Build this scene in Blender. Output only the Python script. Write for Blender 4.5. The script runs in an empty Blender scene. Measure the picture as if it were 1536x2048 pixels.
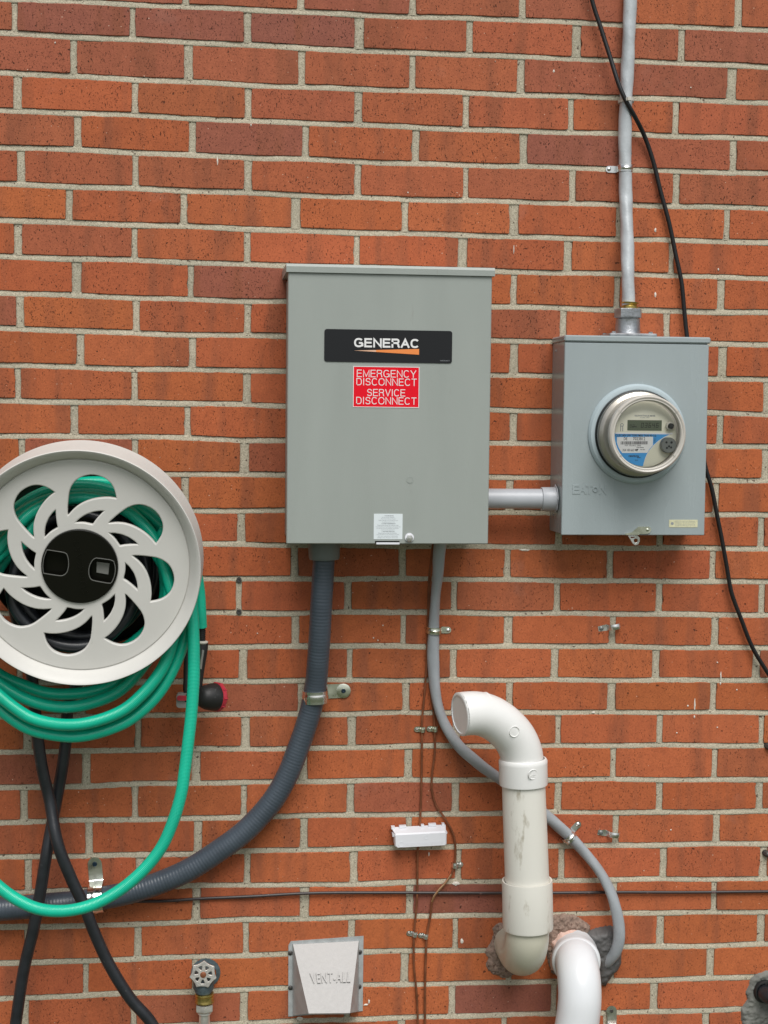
import bpy, math, random
import numpy as np
from mathutils import Vector, Matrix, Euler

# ------------------------------------------------------------------ camera
F, CX, CY, CZ, GZ = 3000.0, 0.362685, -2.817965, -0.735189, 2.4
RM = np.array([[0.99418, -0.010845, -0.107183], [0.003806, 0.997834, -0.065668], [0.107663, 0.064878, 0.992068]])
CAM = np.array([CX, CY, CZ + GZ])
sc = bpy.context.scene
cam = bpy.data.objects.new("camera", bpy.data.cameras.new("camera"))
sc.collection.objects.link(cam)
sc.camera = cam
cam.data.sensor_fit = 'HORIZONTAL'
cam.data.sensor_width = 36.0
cam.data.lens = F / 1536 * 36.0
cam.data.clip_start = 0.05
cam.data.clip_end = 500
def _w(v): return Vector((v[0], v[2], -v[1]))
_x, _d, _f = _w(RM[0]), _w(RM[1]), _w(RM[2])
_f.normalize(); _x = (_x - _f * _x.dot(_f)).normalized(); _u = _x.cross(_f) 
cam.matrix_world = Matrix(((_x.x, _u.x, -_f.x, CAM[0]), (_x.y, _u.y, -_f.y, CAM[1]), (_x.z, _u.z, -_f.z, CAM[2]), (0, 0, 0, 1)))
sc.render.resolution_x, sc.render.resolution_y = 768, 1024

# ------------------------------------------------------------------ light: overcast day
world = bpy.data.worlds.new("World"); sc.world = world
world.use_nodes = True
nt = world.node_tree
bg = nt.nodes["Background"]
sky = nt.nodes.new("ShaderNodeTexSky"); sky.sky_type = 'NISHITA'; sky.sun_disc = False
SUN_EL, SUN_AZ = 54.0, 174.0          # azimuth clockwise from +Y: the sun stands in front of the wall, high
sky.sun_elevation = math.radians(SUN_EL); sky.sun_rotation = math.radians(SUN_AZ)
sky.air_density = 1.0; sky.dust_density = 0.8; sky.ozone_density = 1.0
hs = nt.nodes.new("ShaderNodeHueSaturation"); hs.inputs["Saturation"].default_value = 0.28
nt.links.new(sky.outputs[0], hs.inputs["Color"]); nt.links.new(hs.outputs[0], bg.inputs["Color"])
bg.inputs["Strength"].default_value = 0.05
sun = bpy.data.objects.new("sun", bpy.data.lights.new("sun", 'SUN'))
sc.collection.objects.link(sun)
sun.data.energy = 1.5; sun.data.angle = math.radians(40); sun.data.color = (1.0, 0.97, 0.93)
e, a = math.radians(SUN_EL), math.radians(SUN_AZ)
sd = Vector((math.sin(a) * math.cos(e), math.cos(a) * math.cos(e), math.sin(e)))
sun.rotation_euler = (-sd).to_track_quat('-Z', 'Y').to_euler()
sc.view_settings.view_transform = 'Standard'
sc.view_settings.look = 'None'
sc.view_settings.exposure = 1.04
sc.view_settings.gamma = 1.0
random.seed(7); rng = np.random.default_rng(7)

# ------------------------------------------------------------------ helpers
def P(u, v, D=0.0):
    """point D metres proud of the wall face that the photograph shows at pixel u, v"""
    d = np.array([(u - 768) / F, (v - 1024) / F, 1.0]) @ RM
    d = np.array([d[0], d[2], -d[1]])
    t = (-D - CAM[1]) / d[1]
    return Vector(CAM + d * t)

def S(u, v, D):
    """metres per photo pixel there"""
    return (P(u + 1, v, D) - P(u, v, D)).length

class MB:
    def __init__(s): s.v, s.f, s.m, s.uv = [], [], [], {}
    def add(s, vs, fs, mi=0):
        o = len(s.v); s.v += [tuple(x) for x in vs]
        for f in fs: s.f.append(tuple(i + o for i in f)); s.m.append(mi)
    def box(s, lo, hi, bev=0.0, mi=0):
        x0, y0, z0 = lo; x1, y1, z1 = hi
        if bev <= 0:
            vs = [(x, y, z) for x in (x0, x1) for y in (y0, y1) for z in (z0, z1)]
            s.add(vs, [(0, 1, 3, 2), (4, 6, 7, 5), (0, 4, 5, 1), (2, 3, 7, 6), (0, 2, 6, 4), (1, 5, 7, 3)], mi); return
        b = bev; vs = []; idx = {}
        def V(x, y, z):
            k = (round(x, 6), round(y, 6), round(z, 6))
            if k not in idx: idx[k] = len(vs); vs.append((x, y, z))
            return idx[k]
        fs = []
        X, Y, Z = (x0, x1), (y0, y1), (z0, z1)
        sg = (1, -1)
        for i in (0, 1):
            xi = X[i]
            fs.append([V(xi, Y[j] + sg[j] * b, Z[k] + sg[k] * b) for j, k in ((0, 0), (1, 0), (1, 1), (0, 1))])
            fs.append([V(X[j] + sg[j] * b, Y[i], Z[k] + sg[k] * b) for j, k in ((0, 0), (1, 0), (1, 1), (0, 1))])
            fs.append([V(X[j] + sg[j] * b, Y[k] + sg[k] * b, Z[i]) for j, k in ((0, 0), (1, 0), (1, 1), (0, 1))])
        for j in (0, 1):
            for k in (0, 1):
                a0, a1 = X[0] + b, X[1] - b
                fs.append([V(a0, Y[j], Z[k] + sg[k] * b), V(a1, Y[j], Z[k] + sg[k] * b), V(a1, Y[j] + sg[j] * b, Z[k]), V(a0, Y[j] + sg[j] * b, Z[k])])
                a0, a1 = Y[0] + b, Y[1] - b
                fs.append([V(X[j], a0, Z[k] + sg[k] * b), V(X[j], a1, Z[k] + sg[k] * b), V(X[j] + sg[j] * b, a1, Z[k]), V(X[j] + sg[j] * b, a0, Z[k])])
                a0, a1 = Z[0] + b, Z[1] - b
                fs.append([V(X[j], Y[k] + sg[k] * b, a0), V(X[j], Y[k] + sg[k] * b, a1), V(X[j] + sg[j] * b, Y[k], a1), V(X[j] + sg[j] * b, Y[k], a0)])
                for l in (0, 1):
                    fs.append([V(X[j] + sg[j] * b, Y[k] + sg[k] * b, Z[l]), V(X[j], Y[k] + sg[k] * b, Z[l] + sg[l] * b), V(X[j] + sg[j] * b, Y[k], Z[l] + sg[l] * b)])
        s.add(vs, fs, mi)
    def lathe(s, prof, org, axis=(0, -1, 0), seg=48, mi=0, cap=True, ang=(0, 2 * math.pi)):
        """prof: (radius, distance along axis)"""
        ax = Vector(axis).normalized(); t = Vector((0, 0, 1)) if abs(ax.z) < .9 else Vector((1, 0, 0))
        u = ax.cross(t).normalized(); w = ax.cross(u); o = Vector(org)
        vs = []; n = len(prof)
        full = abs(ang[1] - ang[0] - 2 * math.pi) < 1e-6; m = seg if full else seg + 1
        for i in range(m):
            th = ang[0] + (ang[1] - ang[0]) * i / seg
            d = u * math.cos(th) + w * math.sin(th)
            for r, h in prof: vs.append(o + d * r + ax * h)
        fs = []
        for i in range(seg):
            j = (i + 1) % m
            for k in range(n - 1): fs.append((i * n + k, j * n + k, j * n + k + 1, i * n + k + 1))
        if cap and full:
            for k in (0, n - 1):
                if prof[k][0] > 1e-7: fs.append(tuple(i * n + k for i in range(m)))
        s.add(vs, fs, mi)
    def tube(s, pts, r, seg=16, mi=0, cap=True, scale=None, twist=0.0, ell=1.0):
        """pts dense Vectors; r number or list; scale(s, th) multiplies the radius; ell flattens"""
        pts = [Vector(p) for p in pts]; n = len(pts)
        T = [(pts[min(i + 1, n - 1)] - pts[max(i - 1, 0)]).normalized() for i in range(n)]
        nrm = T[0].cross(Vector((0, 1, 0)))
        if nrm.length < .1: nrm = T[0].cross(Vector((0, 0, 1)))
        nrm.normalize(); L = 0; vs = []; uvs = []
        for i in range(n):
            if i:
                L += (pts[i] - pts[i - 1]).length
                nrm = (nrm - T[i] * nrm.dot(T[i])).normalized()
            b = T[i].cross(nrm); ri = r[i] if isinstance(r, (list, tuple)) else r
            for k in range(seg):
                th = 2 * math.pi * k / seg
                rr = ri * (scale(L, th) if scale else 1)
                c, q = math.cos(th) * rr, math.sin(th) * rr * ell
                if twist: 
                    w_ = twist * L; c, q = c * math.cos(w_) - q * math.sin(w_), c * math.sin(w_) + q * math.cos(w_)
                vs.append(pts[i] + nrm * c + b * q); uvs.append((L, k / seg))
        fs = []
        for i in range(n - 1):
            for k in range(seg):
                k2 = (k + 1) % seg; f = (i * seg + k, i * seg + k2, (i + 1) * seg + k2, (i + 1) * seg + k)
                fi = len(s.f) + len(fs); fs.append(f)
                u0, u1 = uvs[i * seg][0], uvs[(i + 1) * seg][0]
                s.uv[fi] = [(u0, k / seg), (u0, (k + 1) / seg), (u1, (k + 1) / seg), (u1, k / seg)]
        if cap: fs.append(tuple(range(seg))[::-1]); fs.append(tuple((n - 1) * seg + k for k in range(seg)))
        s.add(vs, fs, mi)
    def prism(s, poly, D0, D1, mi=0):
        """poly: (x, z) list, extruded between y=-D0 and y=-D1"""
        n = len(poly)
        vs = [(x, -D0, z) for x, z in poly] + [(x, -D1, z) for x, z in poly]
        s.add(vs, [tuple(range(n)), tuple(range(n, 2 * n))[::-1]] + [(i, (i + 1) % n, n + (i + 1) % n, n + i) for i in range(n)], mi)
    def build(s, name, mat, parent=None, smooth=True, base=None, auto=35):
        base = Vector(base) if base is not None else (PB.get(parent.name, Vector((0, 0, 0))) if parent else Vector((0, 0, 0)))
        me = bpy.data.meshes.new(name)
        me.from_pydata([(x - base.x, y - base.y, z - base.z) for x, y, z in s.v], [], s.f)
        mats = mat if isinstance(mat, (list, tuple)) else [mat]
        for m in mats: me.materials.append(m)
        if len(mats) > 1: me.polygons.foreach_set("material_index", s.m)
        if s.uv:
            ul = me.uv_layers.new(name="UVMap")
            for fi, us in s.uv.items():
                ls = me.polygons[fi].loop_start
                for q, t in enumerate(us): ul.data[ls + q].uv = t
        return finish(me, name, parent, base, smooth, auto)

PB = {}      # world base of every thing (its origin)
import bmesh
def finish(me, name, parent, base, smooth=True, auto=35):
    bm = bmesh.new(); bm.from_mesh(me); bmesh.ops.recalc_face_normals(bm, faces=bm.faces[:]); bm.to_mesh(me); bm.free()
    if smooth:
        me.polygons.foreach_set("use_smooth", [True] * len(me.polygons))
        me.set_sharp_from_angle(angle=math.radians(auto))
    me.update()
    o = bpy.data.objects.new(name, me); sc.collection.objects.link(o)
    if parent: 
        o.parent = parent
    else: o.location = base
    PB[o.name] = Vector(base)
    return o

def tag(o, label=None, cat=None, group=None, kind=None):
    if label: o["label"] = label
    if cat: o["category"] = cat
    if group: o["group"] = group
    if kind: o["kind"] = kind
    return o

def thing(name, loc, label, cat, group=None):
    o = bpy.data.objects.new(name, None); sc.collection.objects.link(o)
    o.location = loc; o.empty_display_size = .02; PB[o.name] = Vector(loc)
    return tag(o, label, cat, group)

def spline(pts, step=0.004):
    """dense Catmull-Rom through pts (centripetal-ish), points every step metres"""
    pts = [Vector(p) for p in pts]; P_ = [pts[0] * 2 - pts[1]] + pts + [pts[-1] * 2 - pts[-2]]; out = []
    for i in range(1, len(P_) - 2):
        p0, p1, p2, p3 = P_[i - 1:i + 3]; L = (p2 - p1).length; n = max(1, int(L / step))
        d01, d12, d23 = max((p1 - p0).length, 1e-5) ** .5, max(L, 1e-5) ** .5, max((p3 - p2).length, 1e-5) ** .5
        m1 = (p2 - p1) + d12 * ((p1 - p0) / d01 - (p2 - p0) / (d01 + d12))
        m2 = (p2 - p1) + d12 * ((p3 - p2) / d23 - (p3 - p1) / (d12 + d23))
        for k in range(n):
            t = k / n; t2, t3 = t * t, t * t * t
            out.append(p1 * (2 * t3 - 3 * t2 + 1) + m1 * (t3 - 2 * t2 + t) + p2 * (-2 * t3 + 3 * t2) + m2 * (t3 - t2))
    out.append(pts[-1]); return out

def path(lst, step=0.004):
    return spline([P(*q) for q in lst], step)

def text_mesh(body, bold=0.0, extrude=0.0002, sp=1.0, bevel=0.0):
    c = bpy.data.curves.new("t", 'FONT'); c.body = body; c.size = 1.0; c.align_x = 'LEFT'
    c.offset = bold; c.extrude = extrude; c.space_character = sp; c.resolution_u = 3; c.bevel_depth = bevel
    o = bpy.data.objects.new("t", c); sc.collection.objects.link(o)
    bpy.context.view_layer.update()
    me = bpy.data.meshes.new_from_object(o.evaluated_get(bpy.context.evaluated_depsgraph_get()))
    bpy.data.objects.remove(o); bpy.data.curves.remove(c)
    return me

def put_text(mb, body, c0, c1, D, thick=0.0004, bold=0.0, sp=1.0, mi=0, ang=0.0, bevel=0.0):
    """lettering fitted into the rectangle from world corner c0 (left, bottom) to c1 (right, top) = (x, z)"""
    me = text_mesh(body, bold, 0.5, sp)
    co = np.array([v.co[:] for v in me.vertices]); lo, hi = co.min(0), co.max(0)
    w, h = c1[0] - c0[0], c1[1] - c0[1]
    x = (co[:, 0] - lo[0]) / (hi[0] - lo[0]) * w; z = (co[:, 1] - lo[1]) / (hi[1] - lo[1]) * h
    y = -(D + (co[:, 2] + 0.5) * thick)
    if ang:
        ca, sa = math.cos(ang), math.sin(ang); xc, zc = x - w / 2, z - h / 2
        x, z = w / 2 + xc * ca - zc * sa, h / 2 + xc * sa + zc * ca
    mb.add([(c0[0] + x[i], y[i], c0[1] + z[i]) for i in range(len(x))], [tuple(p.vertices) for p in me.polygons], mi)
    bpy.data.meshes.remove(me)

def flat_curve(splines, extrude, bevel, res=2):
    """mesh of filled outlines with holes in local (x, z), centred on y=0, rounded edges"""
    c = bpy.data.curves.new("c", 'CURVE'); c.dimensions = '2D'; c.fill_mode = 'BOTH'; c.extrude = extrude; c.bevel_depth = bevel; c.bevel_resolution = res
    for pts in splines:
        s = c.splines.new('POLY'); s.points.add(len(pts) - 1)
        for i, (x, z) in enumerate(pts): s.points[i].co = (x, z, 0, 1)
        s.use_cyclic_u = True
    o = bpy.data.objects.new("c", c); sc.collection.objects.link(o); bpy.context.view_layer.update()
    me = bpy.data.meshes.new_from_object(o.evaluated_get(bpy.context.evaluated_depsgraph_get()))
    bpy.data.objects.remove(o); bpy.data.curves.remove(c)
    vs = [(v.co.x, -v.co.z, v.co.y) for v in me.vertices]; fs = [tuple(p.vertices) for p in me.polygons]
    bpy.data.meshes.remove(me); return vs, fs

def rrect(x0, z0, x1, z1, r, n=5):
    out = []
    for cx, cz, a0 in ((x1 - r, z1 - r, 0), (x0 + r, z1 - r, 90), (x0 + r, z0 + r, 180), (x1 - r, z0 + r, 270)):
        for i in range(n + 1):
            a = math.radians(a0 + 90 * i / n); out.append((cx + r * math.cos(a), cz + r * math.sin(a)))
    return out

# ------------------------------------------------------------------ materials
def new_mat(name):
    m = bpy.data.materials.new(name); m.use_nodes = True
    return m, m.node_tree.nodes, m.node_tree.links, m.node_tree.nodes["Principled BSDF"]

def mat(name, col, rough=.5, metal=0.0, bump=0.0, bscale=300, var=0.0, vscale=8, spec=.5, dirt=None, dscale=40, dth=.6, stretch=(1, 1, 1), coat=0.0, wave=None, rvar=0.0):
    m, N, L, b = new_mat(name)
    b.inputs["Roughness"].default_value = rough; b.inputs["Metallic"].default_value = metal
    b.inputs["Specular IOR Level"].default_value = spec
    if coat: b.inputs["Coat Weight"].default_value = coat; b.inputs["Coat Roughness"].default_value = .15
    tc = N.new("ShaderNodeTexCoord"); mp = N.new("ShaderNodeMapping"); mp.inputs["Scale"].default_value = stretch
    L.new(tc.outputs["Object"], mp.inputs[0])
    cur = None
    if var:
        n = N.new("ShaderNodeTexNoise"); n.inputs["Scale"].default_value = vscale; n.inputs["Detail"].default_value = 5
        L.new(mp.outputs[0], n.inputs["Vector"])
        mx = N.new("ShaderNodeMix"); mx.data_type = 'RGBA'
        rp = N.new("ShaderNodeValToRGB"); rp.color_ramp.elements[0].position = .3; rp.color_ramp.elements[1].position = .7
        L.new(n.outputs["Fac"], rp.inputs[0]); L.new(rp.outputs[0], mx.inputs[0])
        mx.inputs[6].default_value = tuple(c * (1 - var) for c in col[:3]) + (1,)
        mx.inputs[7].default_value = tuple(min(1, c * (1 + var)) for c in col[:3]) + (1,)
        cur = mx.outputs[2]
        if rvar:
            mr = N.new("ShaderNodeMapRange"); mr.inputs[1].default_value = .3; mr.inputs[2].default_value = .7
            mr.inputs[3].default_value = rough - rvar; mr.inputs[4].default_value = rough + rvar
            L.new(n.outputs["Fac"], mr.inputs[0]); L.new(mr.outputs[0], b.inputs["Roughness"])
    if dirt:
        n = N.new("ShaderNodeTexNoise"); n.inputs["Scale"].default_value = dscale; n.inputs["Detail"].default_value = 8; n.inputs["Roughness"].default_value = .65
        L.new(mp.outputs[0], n.inputs["Vector"])
        rp = N.new("ShaderNodeValToRGB"); rp.color_ramp.elements[0].position = dth; rp.color_ramp.elements[1].position = min(1, dth + .12)
        L.new(n.outputs["Fac"], rp.inputs[0])
        mx = N.new("ShaderNodeMix"); mx.data_type = 'RGBA'; L.new(rp.outputs[0], mx.inputs[0])
        if cur is not None: L.new(cur, mx.inputs[6])
        else: mx.inputs[6].default_value = tuple(col[:3]) + (1,)
        mx.inputs[7].default_value = tuple(dirt[:3]) + (1,); cur = mx.outputs[2]
    if cur is not None: L.new(cur, b.inputs["Base Color"])
    else: b.inputs["Base Color"].default_value = tuple(col[:3]) + (1,)
    prev = None
    if wave:
        uv = N.new("ShaderNodeUVMap"); wv = N.new("ShaderNodeTexWave"); wv.wave_type = 'BANDS'; wv.bands_direction = 'X'
        wv.inputs["Scale"].default_value = wave[0]; wv.inputs["Distortion"].default_value = wave[2] if len(wave) > 2 else .3; wv.inputs["Detail"].default_value = 1
        L.new(uv.outputs[0], wv.inputs["Vector"]); bp = N.new("ShaderNodeBump"); bp.inputs["Strength"].default_value = wave[1]; bp.inputs["Distance"].default_value = .001
        L.new(wv.outputs["Fac"], bp.inputs["Height"]); prev = bp.outputs[0]
    if bump:
        n = N.new("ShaderNodeTexNoise"); n.inputs["Scale"].default_value = bscale; n.inputs["Detail"].default_value = 4
        L.new(tc.outputs["Object"], n.inputs["Vector"])
        bp = N.new("ShaderNodeBump"); bp.inputs["Strength"].default_value = bump; bp.inputs["Distance"].default_value = .001
        L.new(n.outputs["Fac"], bp.inputs["Height"])
        if prev is not None: L.new(prev, bp.inputs["Normal"])
        prev = bp.outputs[0]
    if prev is not None: L.new(prev, b.inputs["Normal"])
    return m

M = dict(
    paint=mat("grey_paint", (.32, .35, .325), .40, bump=.25, bscale=700, var=.035, vscale=5, stretch=(3.5, 3.5, .5), rvar=.06, dirt=(.27, .28, .25), dscale=16, dth=.66),
    paint2=mat("blue_grey_paint", (.325, .375, .385), .25, bump=.2, bscale=700, var=.035, vscale=6, stretch=(3.5, 3.5, .5), rvar=.05, dirt=(.27, .30, .29), dscale=16, dth=.67),
    ring=mat("pale_painted_ring", (.42, .50, .53), .35, bump=.1, bscale=500),
    black=mat("black_vinyl", (.010, .011, .013), .5, spec=.3),
    white=mat("white_print", (.8, .8, .8), .55),
    orange=mat("orange_print", (.85, .26, .06), .5),
    paleorange=mat("pale_orange_print", (.75, .45, .3), .5),
    red=mat("red_vinyl", (.78, .004, .018), .6, spec=.2),
    ink=mat("black_ink", (.04, .04, .045), .6),
    inkgrey=mat("grey_ink", (.28, .30, .32), .6),
    paper=mat("white_label", (.72, .78, .8), .45),
    zinc=mat("zinc_plate", (.80, .80, .78), .30, 1.0, bump=.15, bscale=150, var=.15, vscale=60, rvar=.1),
    yzinc=mat("yellow_zinc", (.70, .72, .60), .30, 1.0, bump=.1, bscale=150, var=.12, vscale=50, rvar=.08),
    cast=mat("cast_aluminium", (.42, .44, .46), .42, .9, bump=.6, bscale=260, var=.2, vscale=60, rvar=.1),
    dark=mat("dark_steel", (.09, .085, .08), .5, .6, bump=.3, bscale=400, var=.3, vscale=200),
    hole=mat("black_void", (.006, .006, .006), .9),
    cable=mat("grey_cable_jacket", (.33, .355, .375), .42, bump=.15, bscale=200, var=.08, vscale=25),
    scable=mat("aluminium_grey_service_cable", (.50, .53, .55), .40, .15, bump=.5, bscale=120, var=.14, vscale=30, dirt=(.3, .31, .3), dscale=60, dth=.64),
    coax=mat("black_cable_jacket", (.006, .006, .007), .45),
    pvcg=mat("grey_pvc_conduit", (.42, .44, .47), .35, var=.07, vscale=20, bump=.05),
    flex=mat("dark_grey_flexible_conduit", (.058, .074, .094), .34, var=.12, vscale=20, bump=.06, bscale=200),
    flexfit=mat("dark_grey_fitting", (.16, .175, .17), .45, bump=.1),
    pvc=mat("white_pvc", (.80, .80, .78), .3, var=.03, vscale=12, bump=.04, bscale=80),
    pvcold=mat("weathered_cream_pvc", (.75, .735, .67), .38, var=.06, vscale=9, dirt=(.36, .32, .24), dscale=30, dth=.585, stretch=(1, 1, .3), bump=.08, bscale=150),
    pvcblue=mat("cool_white_pvc", (.73, .75, .77), .3, var=.03, vscale=12, dirt=(.5, .42, .4), dscale=45, dth=.68, stretch=(1.4, 1.4, .5)),
    pvcyel=mat("yellowed_pvc_elbow", (.60, .58, .47), .33, var=.07, vscale=14, dirt=(.30, .28, .2), dscale=40, dth=.66),
    pinkfoam=mat("pink_expanding_foam", (.74, .52, .44), .75, bump=.8, bscale=90, var=.12, vscale=60, dirt=(.55, .16, .07), dscale=55, dth=.56),
    putty=mat("dark_grey_duct_seal", (.095, .092, .09), .55, bump=.35, bscale=90, var=.18, vscale=30),
    mortarp=mat("rough_mortar_patch", (.27, .19, .15), .95, bump=1.6, bscale=260, var=.35, vscale=110, dirt=(.10, .055, .04), dscale=120, dth=.54),
    greymort=mat("grey_mortar_patch", (.17, .172, .155), .9, bump=.8, bscale=180, var=.25, vscale=40, dirt=(.14, .12, .09), dscale=60, dth=.6),
    reel=mat("beige_grey_plastic", (.63, .62, .585), .45, bump=.12, bscale=900, var=.035, vscale=10, dirt=(.42, .40, .35), dscale=35, dth=.68),
    cap=mat("black_gloss_plastic", (.006, .006, .004), .3, spec=.25), capedge=mat("black_plastic_edge_glint", (.14, .14, .13), .2),  # capedge: grey paints the sky's reflection onto the glossy black slot rims
    green=mat("green_garden_hose", (.005, .50, .32), .27, wave=(130, .35, .2), var=.12, vscale=9, spec=.6, bump=.15, bscale=60, dirt=(.02, .25, .16), dscale=50, dth=.68),
    bhose=mat("black_rubber_hose", (.018, .020, .024), .34, bump=.3, bscale=120, var=.25, vscale=40, dirt=(.10, .105, .11), dscale=45, dth=.63),
    rubber=mat("black_rubber", (.015, .015, .015), .5, bump=.3, bscale=120, dirt=(.07, .07, .07), dscale=60, dth=.6),
    redp=mat("red_plastic", (.45, .03, .05), .35),
    cream=mat("cream_plastic", (.62, .6, .52), .45),
    greyp=mat("grey_plastic", (.26, .26, .24), .45),
    brass=mat("brass", (.62, .47, .16), .3, 1.0, bump=.3, bscale=200, var=.2, vscale=80),
    nickel=mat("worn_nickel", (.74, .72, .68), .28, .65, bump=.2, bscale=150, var=.2, vscale=70),
    wheel=mat("worn_cast_zinc_wheel", (.52, .50, .46), .42, .7, bump=.4, bscale=300, var=.25, vscale=120, dirt=(.14, .10, .08), dscale=220, dth=.6),
    copper=mat("weathered_copper", (.26, .095, .045), .45, .5, var=.3, vscale=50, bump=.1),
    brightcu=mat("bright_copper", (.78, .45, .25), .3, 1.0),
    wire=mat("painted_thin_wire", (.035, .025, .025), .45, dirt=(.35, .22, .2), dscale=30, dth=.62, bump=.2),
    galv=mat("galvanised_sheet", (.40, .42, .42), .5, .15, bump=.12, bscale=120, var=.16, vscale=55, rvar=.1),
    galvflat=mat("spangled_vent_hood", (.40, .39, .38), .55, .15, bump=.5, bscale=110, var=.16, vscale=110, rvar=.08),
    bwhite=mat("white_plastic_box", (.74, .75, .79), .4, bump=.05),
    tie=mat("greyed_nylon_tie", (.55, .53, .47), .5),
    dial=mat("cream_dial_face", (.80, .78, .64), .45),
    metin=mat("brushed_beige_meter_housing", (.66, .62, .56), .3, .45, var=.1, vscale=25, bump=.1),
    blue=mat("blue_print", (.06, .33, .72), .5),
    lcd=mat("lcd_glass", (.10, .125, .08), .5), bore=mat("light_tinted_pipe_bore", (.80, .83, .86), .4), tapbody=mat("blue_grey_tap_body", (.10, .135, .15), .5, .4, bump=.5, bscale=200, var=.3, vscale=90), chrome=mat("shiny_strap_steel", (.88, .88, .88), .16, 1.0, bump=.12, bscale=90), bluescrew=mat("dark_blue_screw", (.012, .03, .05), .4, .5), rim=mat("milky_clear_plastic_rim", (.55, .52, .47), .18),  # bore: whitened colour stands in for daylight coming through the pipe wall
    lcdink=mat("lcd_segments", (.012, .014, .012), .5),
    gasket=mat("black_gasket", (.012, .014, .014), .5),
    paintspot=mat("white_paint_drip", (.75, .70, .62), .6),
    stick=mat("cream_sticker", (.66, .64, .42), .5, var=.1, vscale=300),
    barrel=mat("barrel_lock_grey", (.20, .21, .20), .4, .5),
)
def glass():
    m, N, L, b = new_mat("clear_meter_cover")
    N.remove(b); out = N["Material Output"]
    t = N.new("ShaderNodeBsdfTransparent"); t.inputs[0].default_value = (.97, .97, .96, 1)
    g = N.new("ShaderNodeBsdfGlossy"); g.inputs["Roughness"].default_value = .06; g.inputs[0].default_value = (1, 1, 1, 1)
    lw = N.new("ShaderNodeLayerWeight"); lw.inputs[0].default_value = .20
    mx = N.new("ShaderNodeMixShader"); L.new(lw.outputs["Fresnel"], mx.inputs[0]); L.new(t.outputs[0], mx.inputs[1]); L.new(g.outputs[0], mx.inputs[2])
    L.new(mx.outputs[0], out.inputs[0]); return m
M['glass'] = glass()
# ------------------------------------------------------------------ plain sans capitals drawn with strokes
def _arc(cx, cy, rx, ry, a0, a1, n=14, p=2.4):
    out = []
    for i in range(n + 1):
        a = math.radians(a0 + (a1 - a0) * i / n); c, s = math.cos(a), math.sin(a)
        out.append((cx + rx * math.copysign(abs(c) ** (2 / p), c), cy + ry * math.copysign(abs(s) ** (2 / p), s)))
    return out
GLYPH = {
 'E': (.80, [[(.98, 0), (0, 0), (0, 1), (.96, 1)], [(0, .52), (.88, .52)]]),
 'M': (1.02, [[(0, 0), (0, 1), (.5, .06), (1, 1), (1, 0)]]),
 'N': (.88, [[(0, 0), (0, 1), (1, 0), (1, 1)]]),
 'R': (.86, [[(0, 0), (0, 1), (.62, 1)] + _arc(.62, .76, .32, .24, 90, -90, 8) + [(0, .52)], [(.60, .52), (.78, .46), (.90, .30), (.92, .1), (1.0, 0)]]),
 'G': (.98, [_arc(.5, .5, .5, .5, 40, 335, 22) + [(.985, .46)], [(.52, .46), (1.0, .46)], [(.99, .46), (.99, 0)]]),
 'C': (.92, [_arc(.5, .5, .5, .5, 38, 322, 22)]),
 'Y': (.90, [[(0, 1), (.5, .42), (1, 1)], [(.5, .44), (.5, 0)]]),
 'D': (.88, [[(0, 0), (0, 1), (.45, 1)] + _arc(.45, .5, .53, .5, 90, -90, 14) + [(0, 0)]]),
 'I': (.12, [[(.5, 0), (.5, 1)]]),
 'S': (.84, [[(.93, .74)] + _arc(.5, .76, .42, .24, 20, 180, 8) + _arc(.5, .76, .44, .23, 190, 240, 3) + [(.5, .51)] + _arc(.5, .25, .46, .25, 60, 0, 4) + _arc(.5, .25, .46, .25, 0, -170, 10)]),
 'O': (1.0, [_arc(.5, .5, .5, .5, 0, 360, 28)]),
 'T': (.82, [[(0, 1), (1, 1)], [(.5, 1), (.5, 0)]]),
 'V': (.90, [[(0, 1), (.5, 0), (1, 1)]]),
 'A': (.92, [[(0, 0), (.5, 1), (1, 0)], [(.2, .34), (.8, .34)]]),
 'L': (.72, [[(0, 1), (0, 0), (.95, 0)]]), '-': (.55, [[(0, .5), (1, .5)]]),
}
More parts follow.
